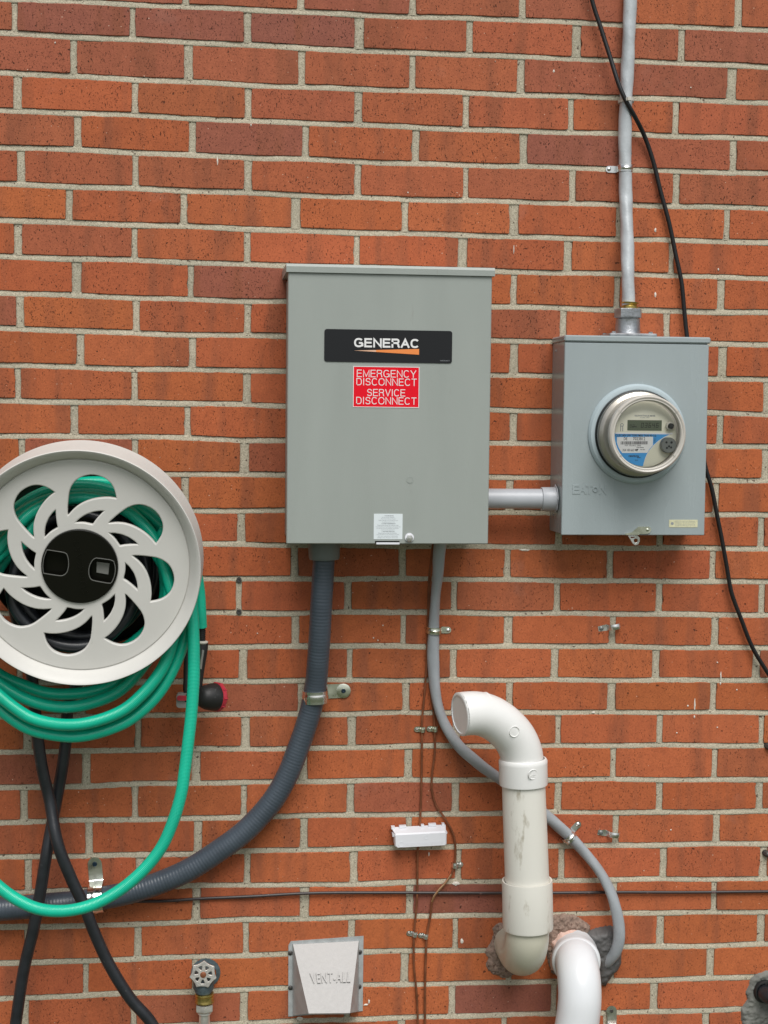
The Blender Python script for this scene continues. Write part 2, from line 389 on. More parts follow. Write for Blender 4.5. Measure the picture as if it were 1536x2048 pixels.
def strokes(mb, body, c0, c1, D, th, t, gap=.16, square=2.4):
    """capitals fitted to a rectangle; th stroke width in metres, t relief height"""
    adv = [GLYPH[ch][0] for ch in body]; tot = sum(adv) + gap * (len(body) - 1) ; W, H = c1[0] - c0[0] - th, c1[1] - c0[1] - th
    x = 0; lift = 0
    for ch, a_ in zip(body, adv):
        for pl in GLYPH[ch][1]:
            pts = [Vector((c0[0] + th / 2 + (x + q[0] * a_) / tot * W, c0[1] + th / 2 + q[1] * H)) for q in pl]
            q2 = [pts[0]]
            for p in pts[1:]:
                if (p - q2[-1]).length > th * .05: q2.append(p)
            pts = q2; n = len(pts); L_, R_ = [], []
            for i in range(n):
                d0 = (pts[i] - pts[i - 1]).normalized() if i else (pts[1] - pts[0]).normalized()
                d1 = (pts[i + 1] - pts[i]).normalized() if i < n - 1 else d0
                n0, n1 = Vector((-d0.y, d0.x)), Vector((-d1.y, d1.x)); m = (n0 + n1)
                m = n0 if m.length < .2 else m.normalized(); k = min(1 / max(m.dot(n0), .35), 2.2)
                e = Vector((0, 0))
                if i == 0: e = -d1 * th / 2
                if i == n - 1: e = d0 * th / 2
                if (ch not in 'OD') or 0 < i < n - 1: pass
                L_.append(pts[i] + m * th / 2 * k + (e if ch not in 'CGS' else e * 0)); R_.append(pts[i] - m * th / 2 * k + (e if ch not in 'CGS' else e * 0))
            lift += 1; y1 = -(D + t + lift * 4e-6); y0 = -D
            vs = [(p.x, y1, p.y) for p in L_] + [(p.x, y1, p.y) for p in R_] + [(p.x, y0, p.y) for p in L_] + [(p.x, y0, p.y) for p in R_]
            fs = []
            for i in range(n - 1): fs += [(i, i + 1, n + i + 1, n + i), (i, 2 * n + i, 2 * n + i + 1, i + 1), (n + i, n + i + 1, 3 * n + i + 1, 3 * n + i)]
            fs += [(0, n, 3 * n, 2 * n), (n - 1, 3 * n - 1, 4 * n - 1, 2 * n - 1)]
            mb.add(vs, fs)
        x += a_ + gap
BEDS = {0:[(265,8),(495,19),(768,31),(1043,40),(1268,50),(1536,61)],1:[(0,66),(265,78),(495,90),(768,103),(1153,117),(1536,134)],2:[(0,144),(265,159),(495,169),(768,180),(1143,192),(1536,205)],3:[(0,220),(270,231),(495,241),(768,252),(1138,265),(1536,277)],4:[(0,294),(270,305),(495,315),(768,325),(1143,336),(1536,347)],5:[(0,368.5),(270,376.5),(495,386),(768,397),(1143,406.5),(1536,417)],6:[(0,440),(270,449),(495,458),(768,466),(1133,476),(1536,485)],7:[(0,512),(270,521),(495,528.5),(1138,546),(1536,556)],8:[(0,585),(270,596),(495,601.5),(1028,613.5),(1238,620),(1536,625)],9:[(0,657),(270,666),(495,671),(1028,682),(1536,690)],10:[(0,730),(270,737),(495,741),(1028,751.5),(1438,758),(1536,760)],11:[(0,801.5),(270,805),(495,810),(1028,820),(1438,826),(1536,828.5)],12:[(0,871.5),(270,873.5),(495,880),(1028,886.5),(1438,892.5),(1536,893.5)],13:[(370,947.5),(495,948.5),(1028,954),(1418,960),(1536,961.5)],14:[(495,1021),(993,1025),(1433,1030),(1536,1030.5)],15:[(450,1089),(550,1090),(1018,1093.5),(1218,1095),(1536,1097.5)],16:[(475,1157.5),(700,1157.5),(1013,1159),(1218,1162),(1536,1163)],17:[(450,1225),(590,1226),(768,1224),(1013,1226),(1218,1227.5),(1536,1230)],18:[(485,1293.5),(700,1292.5),(1013,1292.5),(1218,1293),(1536,1296)],19:[(375,1362.5),(485,1362.5),(700,1360),(1013,1360),(1218,1360),(1536,1361)],20:[(450,1429),(700,1427.5),(808,1425),(1113,1424),(1536,1425)],21:[(0,1504),(175,1501.5),(350,1498.5),(490,1497.5),(700,1495),(818,1492.5),(1113,1491),(1536,1491)],22:[(0,1575),(175,1572.5),(270,1568.5),(490,1564),(700,1562.5),(818,1560),(1113,1559),(1536,1559)],23:[(0,1645),(175,1641),(270,1639),(390,1636.5),(700,1630),(818,1628.5),(1113,1625),(1536,1622.5)],24:[(0,1715),(175,1711.5),(375,1707.5),(495,1702.5),(700,1697.5),(818,1694),(1118,1691.5),(1536,1687.5)],25:[(45,1784),(400,1771.5),(495,1770),(700,1768),(818,1765),(1218,1759),(1536,1757.5)],26:[(0,1855),(270,1849),(490,1839),(700,1835),(818,1832.5),(1268,1826.5),(1536,1822.5)],27:[(0,1925.5),(170,1922.5),(275,1918),(490,1910),(768,1903),(1418,1891.5),(1536,1888)],28:[(0,1998),(170,1991.5),(275,1986.5),(490,1979),(768,1969),(1308,1960)],29:[(490,2046),(793,2035.5),(1268,2024),(1418,2021.5)]}
HEADS = {0:[372,602,825.5,1045,1477],1:[29,265,495,719,939,1153,1363],2:[147,377,603.5,825,1042,1464],3:[35,270,496,716.5,932,1142,1351.5],4:[155,385,611,831.5,1047,1466.5],5:[42,271,496,715.5,931.5,1145,1352.5],6:[138.5,367.5,591.5,810.5,1028,1240,1454],7:[36,269,494.5,713.5,925.5,1135.5,1343],8:[153,381.5,1028,1234.5,1442],9:[40,272.5,495,1126.5,1333.5],10:[161,385,1028,1445],11:[36,269,494,1533],12:[148.5,375,1027,1440.5],13:[44,270,489,1531],14:[370.5,1019.5,1432],15:[482.5,1118,1320,1522],16:[589,804.5,1015,1220.5,1425.5],17:[477.5,696,908,1114,1318.5,1523.5],18:[591,806.5,1016.5,1225.5,1430],19:[486,699.5,906.5,1109.5,1312,1513],20:[602,812,1019,1223,1426.5],21:[55,276,491,703.5,1116.5,1319.5,1523],22:[172.5,392,606,816.5,1226.5,1429.5],23:[48,270,487.5,701,911,1116.5,1319,1519.5],24:[178,396,608,818,1231.5,1433],25:[56.5,280,494.5,707.5,916.5,1123,1327,1527],26:[392.5,609,819.5,1228,1428],27:[55,276,491.5,703,911,1320.5,1522],28:[171.5,390,809,1421],29:[48,267,487.5,904,1108,1308],30:[803,1008,1411]}
# ------------------------------------------------------------------ ground
def grass_mat():
    m, N, L, b = new_mat("lawn"); b.inputs["Roughness"].default_value = .9
    n = N.new("ShaderNodeTexNoise"); n.inputs["Scale"].default_value = 30; n.inputs["Detail"].default_value = 8
    r = N.new("ShaderNodeValToRGB"); r.color_ramp.elements[0].color = (.035, .045, .02, 1); r.color_ramp.elements[1].color = (.09, .115, .05, 1)
    L.new(n.outputs["Fac"], r.inputs[0]); L.new(r.outputs[0], b.inputs["Base Color"]); return m
g = MB(); n_ = 40
def gz(x, y): return .012 * math.sin(x * 1.3) * math.cos(y * .9) - .012
gx = [-200, -60, -20, -8] + [-6 + i * .6 for i in range(23)] + [12, 30, 90, 200]
gy = [-200, -60, -20, -9] + [-7 + i * .5 for i in range(15)] + [.3]
vs = [(x, y, gz(x, y)) for x in gx for y in gy]
g.add(vs, [(i * len(gy) + j, (i + 1) * len(gy) + j, (i + 1) * len(gy) + j + 1, i * len(gy) + j + 1) for i in range(len(gx) - 1) for j in range(len(gy) - 1)])
tag(g.build("ground", grass_mat()), kind="structure")

# ------------------------------------------------------------------ brick wall, every joint where it lies on the wall
W_, H_ = .2032, .0655
beds = {}
for k, pts in BEDS.items():
    w = [P(u, v) for u, v in pts]; xs = [p.x for p in w]; zs = [p.z for p in w]
    beds[k] = (xs, zs)
def bed(k, x):
    nom = GZ - k * H_ 
    if k not in beds: 
        return nom + (off_top if k < 0 else off_bot)
    xs, zs = beds[k]
    z = float(np.interp(x, xs, zs))
    return z + .0011 * math.sin(x * 21 + k * 2.3) * math.sin(x * 7 + k)
off_top = float(np.mean(beds[0][1])) - GZ; off_bot = float(np.mean(beds[29][1])) - (GZ - 29 * H_)
def zmid(k): return (lambda x: (bed(k, x) + bed(k - 1, x)) / 2)
XMIN, XMAX = -1.7, 3.1
heads = {}
for k in range(-14, 38):
    n0, n1 = int(XMIN / W_) - 1, int(XMAX / W_) + 1
    off = 0.0 if k % 2 else .5 * W_
    L_ = [n * W_ + off for n in range(n0, n1 + 1)]
    if k in HEADS:
        # photo x at the course's mid height, iterated once through the wall plane
        ms = []
        for u in HEADS[k]:
            v = 1000.0
            for _ in range(12):
                p = P(u, v); zt = (bed(k, p.x) + bed(k - 1, p.x)) / 2 if k < 30 else bed(29, p.x) - .03
                v += (p.z - zt) / S(u, v, 0)
            ms.append(P(u, v).x)
        shift = []
        for m_ in ms:
            i = min(range(len(L_)), key=lambda i: abs(L_[i] - m_)); shift.append((i, m_ - L_[i]))
        d = float(np.mean([s for _, s in shift])); ex = dict(shift)
        L_ = [x + (ex[i] if i in ex else d) for i, x in enumerate(L_)]
    else: L_ = [x + random.uniform(-.006, .006) for x in L_]
    heads[k] = L_
def wide(k, i):
    r = random.Random(k * 131 + i); return r.uniform(.0100, .0150) if r.random() < .8 else r.uniform(.015, .018)
# brick colours: orange red, some browner, some plum
def brick_tone(k, x):
    r = random.Random(int(k * 977 + round(x * 50) * 13))
    base = np.array([.450, .122, .048]) * r.uniform(.92, 1.08)
    base *= np.array([1, r.uniform(.96, 1.06), r.uniform(.94, 1.12)])
    plum = np.array([.310, .104, .070])
    t = 0
    if k <= 2: t = r.uniform(.25, .8)
    elif k <= 5: t = r.uniform(0, .55)
    elif r.random() < .12: t = r.uniform(.3, .8)
    for kk, xa, xb, tt in PLUM:
        if kk == k and xa < x < xb: t = tt
    return base * (1 - t) + plum * t
PLUM = [(k, P(u - 25, 1000).x, P(u + 25, 1000).x, t) for k, u, t in ((8, 480, .9), (4, 500, .95), (5, 1190, .8), (9, 15, .9), (4, 1150, 1.0), (3, 1150, .2), (1, 150, 1.0), (1, 380, 1.0), (1, 610, 1.1), (2, 450, .5), (24, 1490, 1.0), (25, 1510, .7), (22, 1500, .8), (26, 950, 1.1), (29, 1000, 1.1), (29, 960, 1.1), (28, 960, .8), (6, 480, .1), (7, 380, .1), (3, 160, .1))]
bv, bf, bc = [], [], []
mv, mf = [], []
def add_brick(k, x0, x1, i):
    near = -.12 < (x0 + x1) / 2 < 1.6 and -1 <= k <= 31
    r = random.Random(k * 7919 + i)
    nx, nz = (22, 7) if near else (4, 2)
    tw = r.uniform(.0047, .0058); tw2 = r.uniform(.0046, .0056)
    push = r.uniform(-.0005, .0009); tx, tz = r.uniform(-.006, .006), r.uniform(-.015, .015)
    j = .00075 if near else .0003
    jt = [r.uniform(-j, j) for _ in range(nx + 1)]; jb = [r.uniform(-j, j) for _ in range(nx + 1)]
    jl = [r.uniform(-j, j) for _ in range(nz + 1)]; jr = [r.uniform(-j, j) for _ in range(nz + 1)]
    if near:
        jt, jb, jl, jr = [[q_ + (0 if r.random() > .035 else s_ * r.uniform(.001, .0028)) for q_ in l_] for l_, s_ in ((jt, -1), (jb, 1), (jl, 1), (jr, -1))]
    o = len(bv); b = .0008
    # inset of successive rings: edge back, edge, then the face
    us = [-1, 0] + [q / (nx - 2) for q in range(1, nx - 2)] + [1, 2]
    ws = [-1, 0] + [q / (nz - 2) for q in range(1, nz - 2)] + [1, 2]
    A, B_ = len(us), len(ws)
    xc, zc = (x0 + x1) / 2, bed(k, (x0 + x1) / 2) + H_ / 2
    for a, uu in enumerate(us):
        for c, ww in enumerate(ws):
            u_, w_ = min(max(uu, 0), 1), min(max(ww, 0), 1)
            x = x0 + (x1 - x0) * u_
            zb = bed(k, x) + tw; zt = bed(k - 1, x) - tw2
            z = zb + (zt - zb) * w_
            # corner rounding and ragged edges
            if u_ in (0, 1) and w_ in (0, 1): x += (.0012 if u_ == 0 else -.0012); z += (.0008 if w_ == 0 else -.0008)
            if u_ == 0: x += jl[min(c, nz)]
            if u_ == 1: x += jr[min(c, nz)]
            if w_ == 0: z += jb[min(a, nx)]
            if w_ == 1: z += jt[min(a, nx)]
            y = -(push + tx * (x - xc) + tz * (z - zc))
            if uu in (-1, 2) or ww in (-1, 2): y = .014
            elif u_ in (0, 1) or w_ in (0, 1): y += b; 
            else:
                if a == 2: x = x0 + b + (jl[min(c, nz)])
                if a == A - 3: x = x1 - b + jr[min(c, nz)]
                if c == 2: z = zb + b
                if c == B_ - 3: z = zt - b
                pass
            bv.append((x, y, z))
    col = brick_tone(k, xc)
    for a in range(A - 1):
        for c in range(B_ - 1):
            bf.append((o + a * B_ + c, o + (a + 1) * B_ + c, o + (a + 1) * B_ + c + 1, o + a * B_ + c + 1)); bc.append(col)
def strip(pts_fn, n, m):
    o = len(mv)
    for i in range(n + 1):
        for q in range(m + 1): mv.append(pts_fn(i, q))
    for i in range(n):
        for q in range(m): mf.append((o + i * (m + 1) + q, o + (i + 1) * (m + 1) + q, o + (i + 1) * (m + 1) + q + 1, o + i * (m + 1) + q + 1))
PROF = [(-.0080, .008), (-.0064, .0010), (-.0048, .0004), (-.0022, .0008), (.0008, .0013), (.0034, .0019), (.0058, .0028), (.0080, .010)]   # offset up from the joint's centre, depth behind the face
ks = list(range(-14, 38))
for k in ks:
    if k == ks[-1]: continue
    nn = 900 if -1 <= k <= 30 else 60
    rr = random.Random(k)
    ph = rr.uniform(0, 6)
    def fn(i, q, k=k, nn=nn):
        x = XMIN + (XMAX - XMIN) * i / nn; z = bed(k, x)
        dz, dy = PROF[q]
        wv = .0005 * math.sin(x * 31 + ph) + .0004 * math.sin(x * 83 + k)
        return (x, dy + wv + (rr.uniform(-.0004, .0004) if 0 < q < 7 else 0), z + dz)
    strip(fn, nn, 7)
for k in ks[1:]:
    Ls = heads[k]
    for i in range(len(Ls) - 1):
        w0, w1 = wide(k, i) / 2, wide(k, i + 1) / 2
        if Ls[i] + w0 < XMIN or Ls[i + 1] > XMAX: continue
        add_brick(k, Ls[i] + w0, Ls[i + 1] - w1, i)
    for i, X in enumerate(Ls):
        if X < XMIN + .01 or X > XMAX - .01: continue
        w = wide(k, i) / 2; hp = [(-w - .003, .010), (-w - .0002, .0022), (-w * .45, .0016), (0, .0014), (w * .45, .0016), (w + .0002, .0022), (w + .003, .010)]
        rr = random.Random(k * 31 + i)
        def fn(i2, q, X=X, k=k, hp=hp, rr=rr):
            t = i2 / 10; z = bed(k, X) + .003 + (bed(k - 1, X) - bed(k, X) - .006) * t
            return (X + hp[q][0], hp[q][1] + rr.uniform(-.0004, .0004), z)
        strip(fn, 10, 6)
def brick_material():
    m, N, L, b = new_mat("red_wirecut_brick"); b.inputs["Specular IOR Level"].default_value = .25
    def node(t, **kw):
        n = N.new(t)
        for a_, v_ in kw.items(): setattr(n, a_, v_)
        return n
    def math_(op, a_, b_=None, clamp=False):
        n = node("ShaderNodeMath", operation=op); n.use_clamp = clamp
        for i, v_ in enumerate((a_, b_)):
            if v_ is None: continue
            if isinstance(v_, (int, float)): n.inputs[i].default_value = v_
            else: L.new(v_, n.inputs[i])
        return n.outputs[0]
    def noise(vec, scale, detail=3, rough=.5):
        n = node("ShaderNodeTexNoise"); n.inputs["Scale"].default_value = scale; n.inputs["Detail"].default_value = detail; n.inputs["Roughness"].default_value = rough
        L.new(vec, n.inputs["Vector"]); return n.outputs["Fac"]
    def mapping(vec, s, rot=(0, 0, 0)):
        n = node("ShaderNodeMapping"); n.inputs["Scale"].default_value = s; n.inputs["Rotation"].default_value = rot; L.new(vec, n.inputs[0]); return n.outputs[0]
    def ramp(f, a0, a1):
        n = node("ShaderNodeMapRange"); n.inputs[1].default_value = a0; n.inputs[2].default_value = a1; L.new(f, n.inputs[0]); return n.outputs[0]
    def mixc(f, c1, c2, blend='MIX'):
        n = node("ShaderNodeMix", data_type='RGBA', blend_type=blend)
        if isinstance(f, float): n.inputs[0].default_value = f
        else: L.new(f, n.inputs[0])
        for i, c in ((6, c1), (7, c2)):
            if isinstance(c, tuple): n.inputs[i].default_value = c
            else: L.new(c, n.inputs[i])
        return n.outputs[2]
    at = node("ShaderNodeAttribute", attribute_name="tone"); tc = node("ShaderNodeTexCoord"); o = tc.outputs["Object"]
    # every brick reads another piece of the pattern
    addv = node("ShaderNodeVectorMath", operation='MULTIPLY_ADD'); L.new(at.outputs["Color"], addv.inputs[0]); addv.inputs[1].default_value = (37, 37, 37); L.new(o, addv.inputs[2]); vec = addv.outputs[0]
    band = noise(mapping(vec, (1, 1, .12)), 26, 2)
    c = mixc(ramp(band, .50, .68), at.outputs["Color"], (.26, .088, .048, 1)); c = mixc(.62, at.outputs["Color"], c)
    fine = noise(vec, 330, 6, .8)
    c = mixc(ramp(fine, .30, .72), mixc(1.0, c, (.74, .72, .68, 1), 'MULTIPLY'), mixc(1.0, c, (1.22, 1.20, 1.16, 1), 'MULTIPLY'))
    med = noise(vec, 45, 4)
    c = mixc(ramp(med, .25, .8), mixc(1.0, c, (.90, .90, .92, 1), 'MULTIPLY'), mixc(1.0, c, (1.10, 1.12, 1.1, 1), 'MULTIPLY'))
    # pits: steep little tears
    p1 = noise(mapping(vec, (1, 1, .45), (0, .35, 0)), 430, 2, .5); pit1 = ramp(p1, .645, .70)
    p2 = noise(mapping(vec, (.6, 1, 1.0), (0, -.5, 0)), 400, 2, .5); pit2 = ramp(p2, .665, .72)
    p3 = noise(vec, 120, 2, .4); pit3 = ramp(p3, .74, .77)
    sxyz = node('ShaderNodeSeparateXYZ'); L.new(o, sxyz.inputs[0]); dens = math_('ADD', ramp(noise(vec, 14, 2), .35, .65), math_('MULTIPLY', ramp(sxyz.outputs[2], 1.5, 2.2), .5))
    pits = math_('MAXIMUM', math_('MULTIPLY', math_('MAXIMUM', pit1, math_('MULTIPLY', pit2, .7)), math_('ADD', math_('MULTIPLY', dens, .75), .25)), pit3)
    c = mixc(math_('MULTIPLY', pits, .78, True), c, (.055, .022, .014, 1))
    sp = ramp(noise(o, 240, 1, .3), .785, .80); c = mixc(math_('MULTIPLY', sp, .8), c, (.75, .55, .42, 1))
    scum = math_('MULTIPLY', ramp(noise(o, 9, 5, .6), .62, .80), .22); c = mixc(scum, c, (.46, .27, .22, 1))
    L.new(c, b.inputs["Base Color"]); b.inputs["Roughness"].default_value = .82
    h = math_('SUBTRACT', math_('MULTIPLY', fine, .5), math_('MULTIPLY', pits, 1.6))
    bp = node("ShaderNodeBump"); bp.inputs["Strength"].default_value = .8; bp.inputs["Distance"].default_value = .0011; L.new(h, bp.inputs["Height"]); L.new(bp.outputs[0], b.inputs["Normal"])
    return m
def mortar_material():
    m, N, L, b = new_mat("beige_sand_mortar"); b.inputs["Roughness"].default_value = .95; b.inputs["Specular IOR Level"].default_value = .2
    tc = N.new("ShaderNodeTexCoord")
    def noise(s, d, r=.5):
        n = N.new("ShaderNodeTexNoise"); n.inputs["Scale"].default_value = s; n.inputs["Detail"].default_value = d; n.inputs["Roughness"].default_value = r; L.new(tc.outputs["Object"], n.inputs["Vector"]); return n
    n1 = noise(420, 4, .7); r1 = N.new("ShaderNodeValToRGB")
    E_ = r1.color_ramp.elements; E_[0].position = .30; E_[0].color = (.29, .26, .195, 1); E_[1].position = .70; E_[1].color = (.68, .62, .50, 1)
    L.new(n1.outputs["Fac"], r1.inputs[0])
    n2 = noise(7, 4); r2 = N.new("ShaderNodeValToRGB"); r2.color_ramp.elements[0].position = .35; r2.color_ramp.elements[1].position = .68
    r2.color_ramp.elements[0].color = (.86, .87, .84, 1); r2.color_ramp.elements[1].color = (1.08, 1.06, 1.02, 1); L.new(n2.outputs["Fac"], r2.inputs[0])
    mx = N.new("ShaderNodeMix"); mx.data_type = 'RGBA'; mx.blend_type = 'MULTIPLY'; mx.inputs[0].default_value = 1; L.new(r1.outputs[0], mx.inputs[6]); L.new(r2.outputs[0], mx.inputs[7])
    n3 = noise(170, 2, .4); r3 = N.new("ShaderNodeMapRange"); r3.inputs[1].default_value = .68; r3.inputs[2].default_value = .73; L.new(n3.outputs["Fac"], r3.inputs[0])
    m3 = N.new("ShaderNodeMix"); m3.data_type = 'RGBA'; L.new(r3.outputs[0], m3.inputs[0]); L.new(mx.outputs[2], m3.inputs[6]); m3.inputs[7].default_value = (.12, .09, .07, 1)
    L.new(m3.outputs[2], b.inputs["Base Color"])
    bp = N.new("ShaderNodeBump"); bp.inputs["Strength"].default_value = 1; bp.inputs["Distance"].default_value = .0014; L.new(n1.outputs["Fac"], bp.inputs["Height"]); L.new(bp.outputs[0], b.inputs["Normal"])
    return m
def raw(name, vs, fs, m, parent=None):
    me = bpy.data.meshes.new(name); va = np.array(vs, dtype=np.float32); fa = np.array(fs, dtype=np.int32)
    me.vertices.add(len(va)); me.vertices.foreach_set("co", va.ravel()); me.loops.add(fa.size); me.loops.foreach_set("vertex_index", fa.ravel())
    me.polygons.add(len(fa)); me.polygons.foreach_set("loop_start", np.arange(0, fa.size, 4, dtype=np.int32))
    try: me.polygons.foreach_set("loop_total", np.full(len(fa), 4, dtype=np.int32))
    except Exception: pass
    me.update(calc_edges=True); me.validate(); me.materials.append(m)
    o = bpy.data.objects.new(name, me); sc.collection.objects.link(o)
    if parent: o.parent = parent
    return o
MORT = mortar_material(); BRK = brick_material()
wall = thing("brick_wall", (0, 0, 0), "red brick wall with beige mortar joints carrying all the boxes and pipes", "wall")
wb = raw("brickwork", bv, bf, BRK, wall)
ca = wb.data.color_attributes.new("tone", 'FLOAT_COLOR', 'CORNER')
cc = np.repeat(np.c_[np.array(bc), np.ones(len(bc))], 4, axis=0).astype(np.float32)
if len(ca.data) * 4 == cc.size: ca.data.foreach_set("color", cc.ravel())
wb.data.polygons.foreach_set("use_smooth", [False] * len(wb.data.polygons))
wm = raw("mortar", mv, mf, MORT, wall)
wm.data.polygons.foreach_set("use_smooth", [True] * len(wm.data.polygons))
bk = MB(); bk.box((XMIN, .016, -.05), (XMAX, .22, bed(-14, 0) + .02)); bk.build("wall_core", MORT, wall, smooth=False)
# white paint drips and scuffs on the face of the wall
sp = MB()
def spot(u, v, w, h, seed=0, D=.0018):
    r = random.Random(seed + int(u * 7 + v)); c = P(u, v, D); k = S(u, v, D); n = 12; vs = [(c.x, c.y - .0006, c.z)]
    for i in range(n):
        a_ = 2 * math.pi * i / n; q = r.uniform(.75, 1.2)
        vs.append((c.x + math.cos(a_) * w / 2 * k * q, c.y + .0008, c.z + math.sin(a_) * h / 2 * k * q * (1.3 if math.sin(a_) > 0 and h > w * 2 else 1)))
    sp.add(vs, [(0, i + 1, (i + 1) % n + 1) for i in range(n)])
for q in ((1442, 1355, 3, 16), (1441, 1367, 3, 6), (1390, 1411, 3, 20), (1389, 1434, 3, 6), (1376, 1412, 3, 4), (1311, 590, 4, 10), (1311, 460, 4, 8), (1437, 539, 3, 5), (1108, 142, 4, 6), (1382, 175, 3, 3), (1028, 500, 2, 14), (858, 1709, 3, 8), (435, 323, 3, 14), (110, 85, 3, 4), (502, 250, 3, 6), (1435, 1325, 3, 3), (1474, 1380, 3, 3), (1354, 1466, 3, 3), (1435, 1455, 3, 3), (1533, 1490, 3, 5), (766, 1251, 3, 3), (747, 1276, 3, 3), (756, 1281, 3, 3), (816, 385, 3, 3), (732, 2010, 10, 4), (738, 2003, 4, 8), (912, 1767, 14, 9), (600, 2038, 14, 8), (1540, 1290, 4, 6), (1050, 1100, 22, 4), (1187, 1425, 8, 4), (515, 1267, 3, 3), (1342, 1660, 3, 3), (1425, 1025, 3, 3), (924, 1882, 6, 10)):
    spot(*q)
sp.build("paint_drips", M['paintspot'], wall, smooth=False)
XW = lambda u, v, D: P(u, v, D)
# ------------------------------------------------------------------ disconnect box
z0 = GZ
gb = thing("disconnect_box", (.66, 0, 1.434), "large olive grey metal disconnect cabinet with black name plate and red warning label", "electrical box")
x0, x1, zb, zt, D = .4770, .8385, GZ - .9655, GZ - .4880, .17
b = MB(); b.box((x0 + .004, -.148, zb + .002), (x1 - .004, -.002, zt - .003), .002); b.build("cabinet", M['paint'], gb)
# front cover with rolled bottom edge, keyhole slot and embossed knockout
b = MB(); b.box((x0, -D, zb), (x1, -.1485, zt), .0016)
kc = P(820, 960, D); b.lathe([(.0062, -.0005), (.0062, .0006), (.0052, .0006), (.0052, -.0002), (.0, -.0002)], (kc.x, -D, kc.z), seg=28, cap=False)
b.lathe([(.0, .00035), (.0049, .00035)], (kc.x, -D, kc.z), seg=28, cap=False)
cover = b.build("cover", M['paint'], gb)
b = MB(); hx0, hx1 = x0 - .0035, x1 + .0045
vs = [(hx0, 0, GZ - .4700), (hx1, 0, GZ - .4700), (hx0, -D - .0012, GZ - .4738), (hx1, -D - .0012, GZ - .4738), (hx0, -D - .0040, GZ - .4785), (hx1, -D - .0040, GZ - .4785), (hx0, -D - .004, GZ - .4885), (hx1, -D - .004, GZ - .4885), (hx0, -D - .001, GZ - .4885), (hx1, -D - .001, GZ - .4885), (hx0, 0, GZ - .4865), (hx1, 0, GZ - .4865)]
b.add(vs, [(0, 2, 3, 1), (2, 4, 5, 3), (4, 6, 7, 5), (6, 8, 9, 7), (8, 10, 11, 9), (10, 0, 1, 11), (0, 10, 8, 6, 4, 2), (1, 3, 5, 7, 9, 11)])
b.build("rain_hood", M['paint'], gb, auto=20)
# name plate
def rect_px(u0, v0, u1, v1, D): 
    a_, c_ = P(u0, v1, D), P(u1, v0, D); return a_.x, a_.z, c_.x, c_.z
def mid_px(ua, va, ub, vb, D): return rect_px(ua, va, ub, vb, D)
lp = P(648.5, 693, D); rp = P(904, 695, D); tp = P(776, 660, D); bt = P(776, 725, D)
b = MB(); b.prism(rrect(lp.x, bt.z, rp.x, tp.z, .0045), D + .0002, D + .0012); pl = b.build("name_plate", M['black'], gb)
b = MB(); tl = P(708, 695.5, D); tr = P(838.5, 676.5, D)
strokes(b, "GENERAC", (tl.x, P(770, 695.3, D).z), (tr.x, P(770, 677, D).z), D + .0013, .0032, .0003, gap=.36); b.build("lettering", M['white'], pl)
b = MB(); a_ = P(707.5, 701.5, D); c_ = P(838, 698, D); d_ = P(838, 709.5, D)
zc = P(770, 702, D).z
xs_ = [a_.x + (c_.x - a_.x) * t for t in (0, .34, 1)]; hh = (P(838, 698, D).z - P(838, 709.5, D).z) / 2; zc2 = (P(838, 698, D).z + P(838, 709.5, D).z) / 2
b.prism([(xs_[1], zc - hh * .34 + (zc2 - zc) * .34), (xs_[2], zc2 - hh), (xs_[2], zc2 + hh), (xs_[1], zc + hh * .34 + (zc2 - zc) * .34)], D + .0013, D + .0016)
b.build("orange_swoosh", M['orange'], pl, smooth=False)
b = MB(); b.prism([(xs_[0], zc), (xs_[1], zc - hh * .34 + (zc2 - zc) * .34), (xs_[1], zc + hh * .34 + (zc2 - zc) * .34)], D + .0013, D + .0016); b.build("swoosh_tip", M['paleorange'], pl, smooth=False)
b = MB(); e0 = P(880, 722.5, D); e1 = P(899, 720.5, D); put_text(b, "A0001066 REV A", (e0.x, e0.z), (e1.x, e1.z), D + .0013, .0002); b.build("fine_print", M['inkgrey'], pl, smooth=False)
# red label
q = (P(706, 775, D).x, P(770, 815, D).z, P(838.5, 775, D).x, P(770, 733, D).z)
b = MB(); b.prism(rrect(q[0], q[1], q[2], q[3], .0015), D + .0001, D + .0005); rl = b.build("red_label", M['red'], gb, smooth=False)
tag(rl, "red emergency disconnect label with white lettering")
b = MB(); t = .0011
for lo, hi in (((q[0], q[1]), (q[2], q[1] + t)), ((q[0], q[3] - t), (q[2], q[3])), ((q[0], q[1] + t), (q[0] + t, q[3] - t)), ((q[2] - t, q[1] + t), (q[2], q[3] - t))):
    b.box((lo[0], -D - .00075, lo[1]), (hi[0], -D - .00055, hi[1]))
b.build("label_border", M['white'], rl, smooth=False)
b = MB(); Hh = q[3] - q[1]; Ww = q[2] - q[0]
for s_, f0, f1, g0, g1 in (("EMERGENCY", .055, .95, .735, .915), ("DISCONNECT", .05, .96, .535, .712), ("SERVICE", .21, .79, .275, .448), ("DISCONNECT", .05, .96, .075, .252)):
    strokes(b, s_, (q[0] + Ww * f0, q[1] + Hh * g0), (q[0] + Ww * f1, q[1] + Hh * g1), D + .00055, .00132, .0002, gap=.34)
b.build("lettering", M['white'], rl, smooth=False)
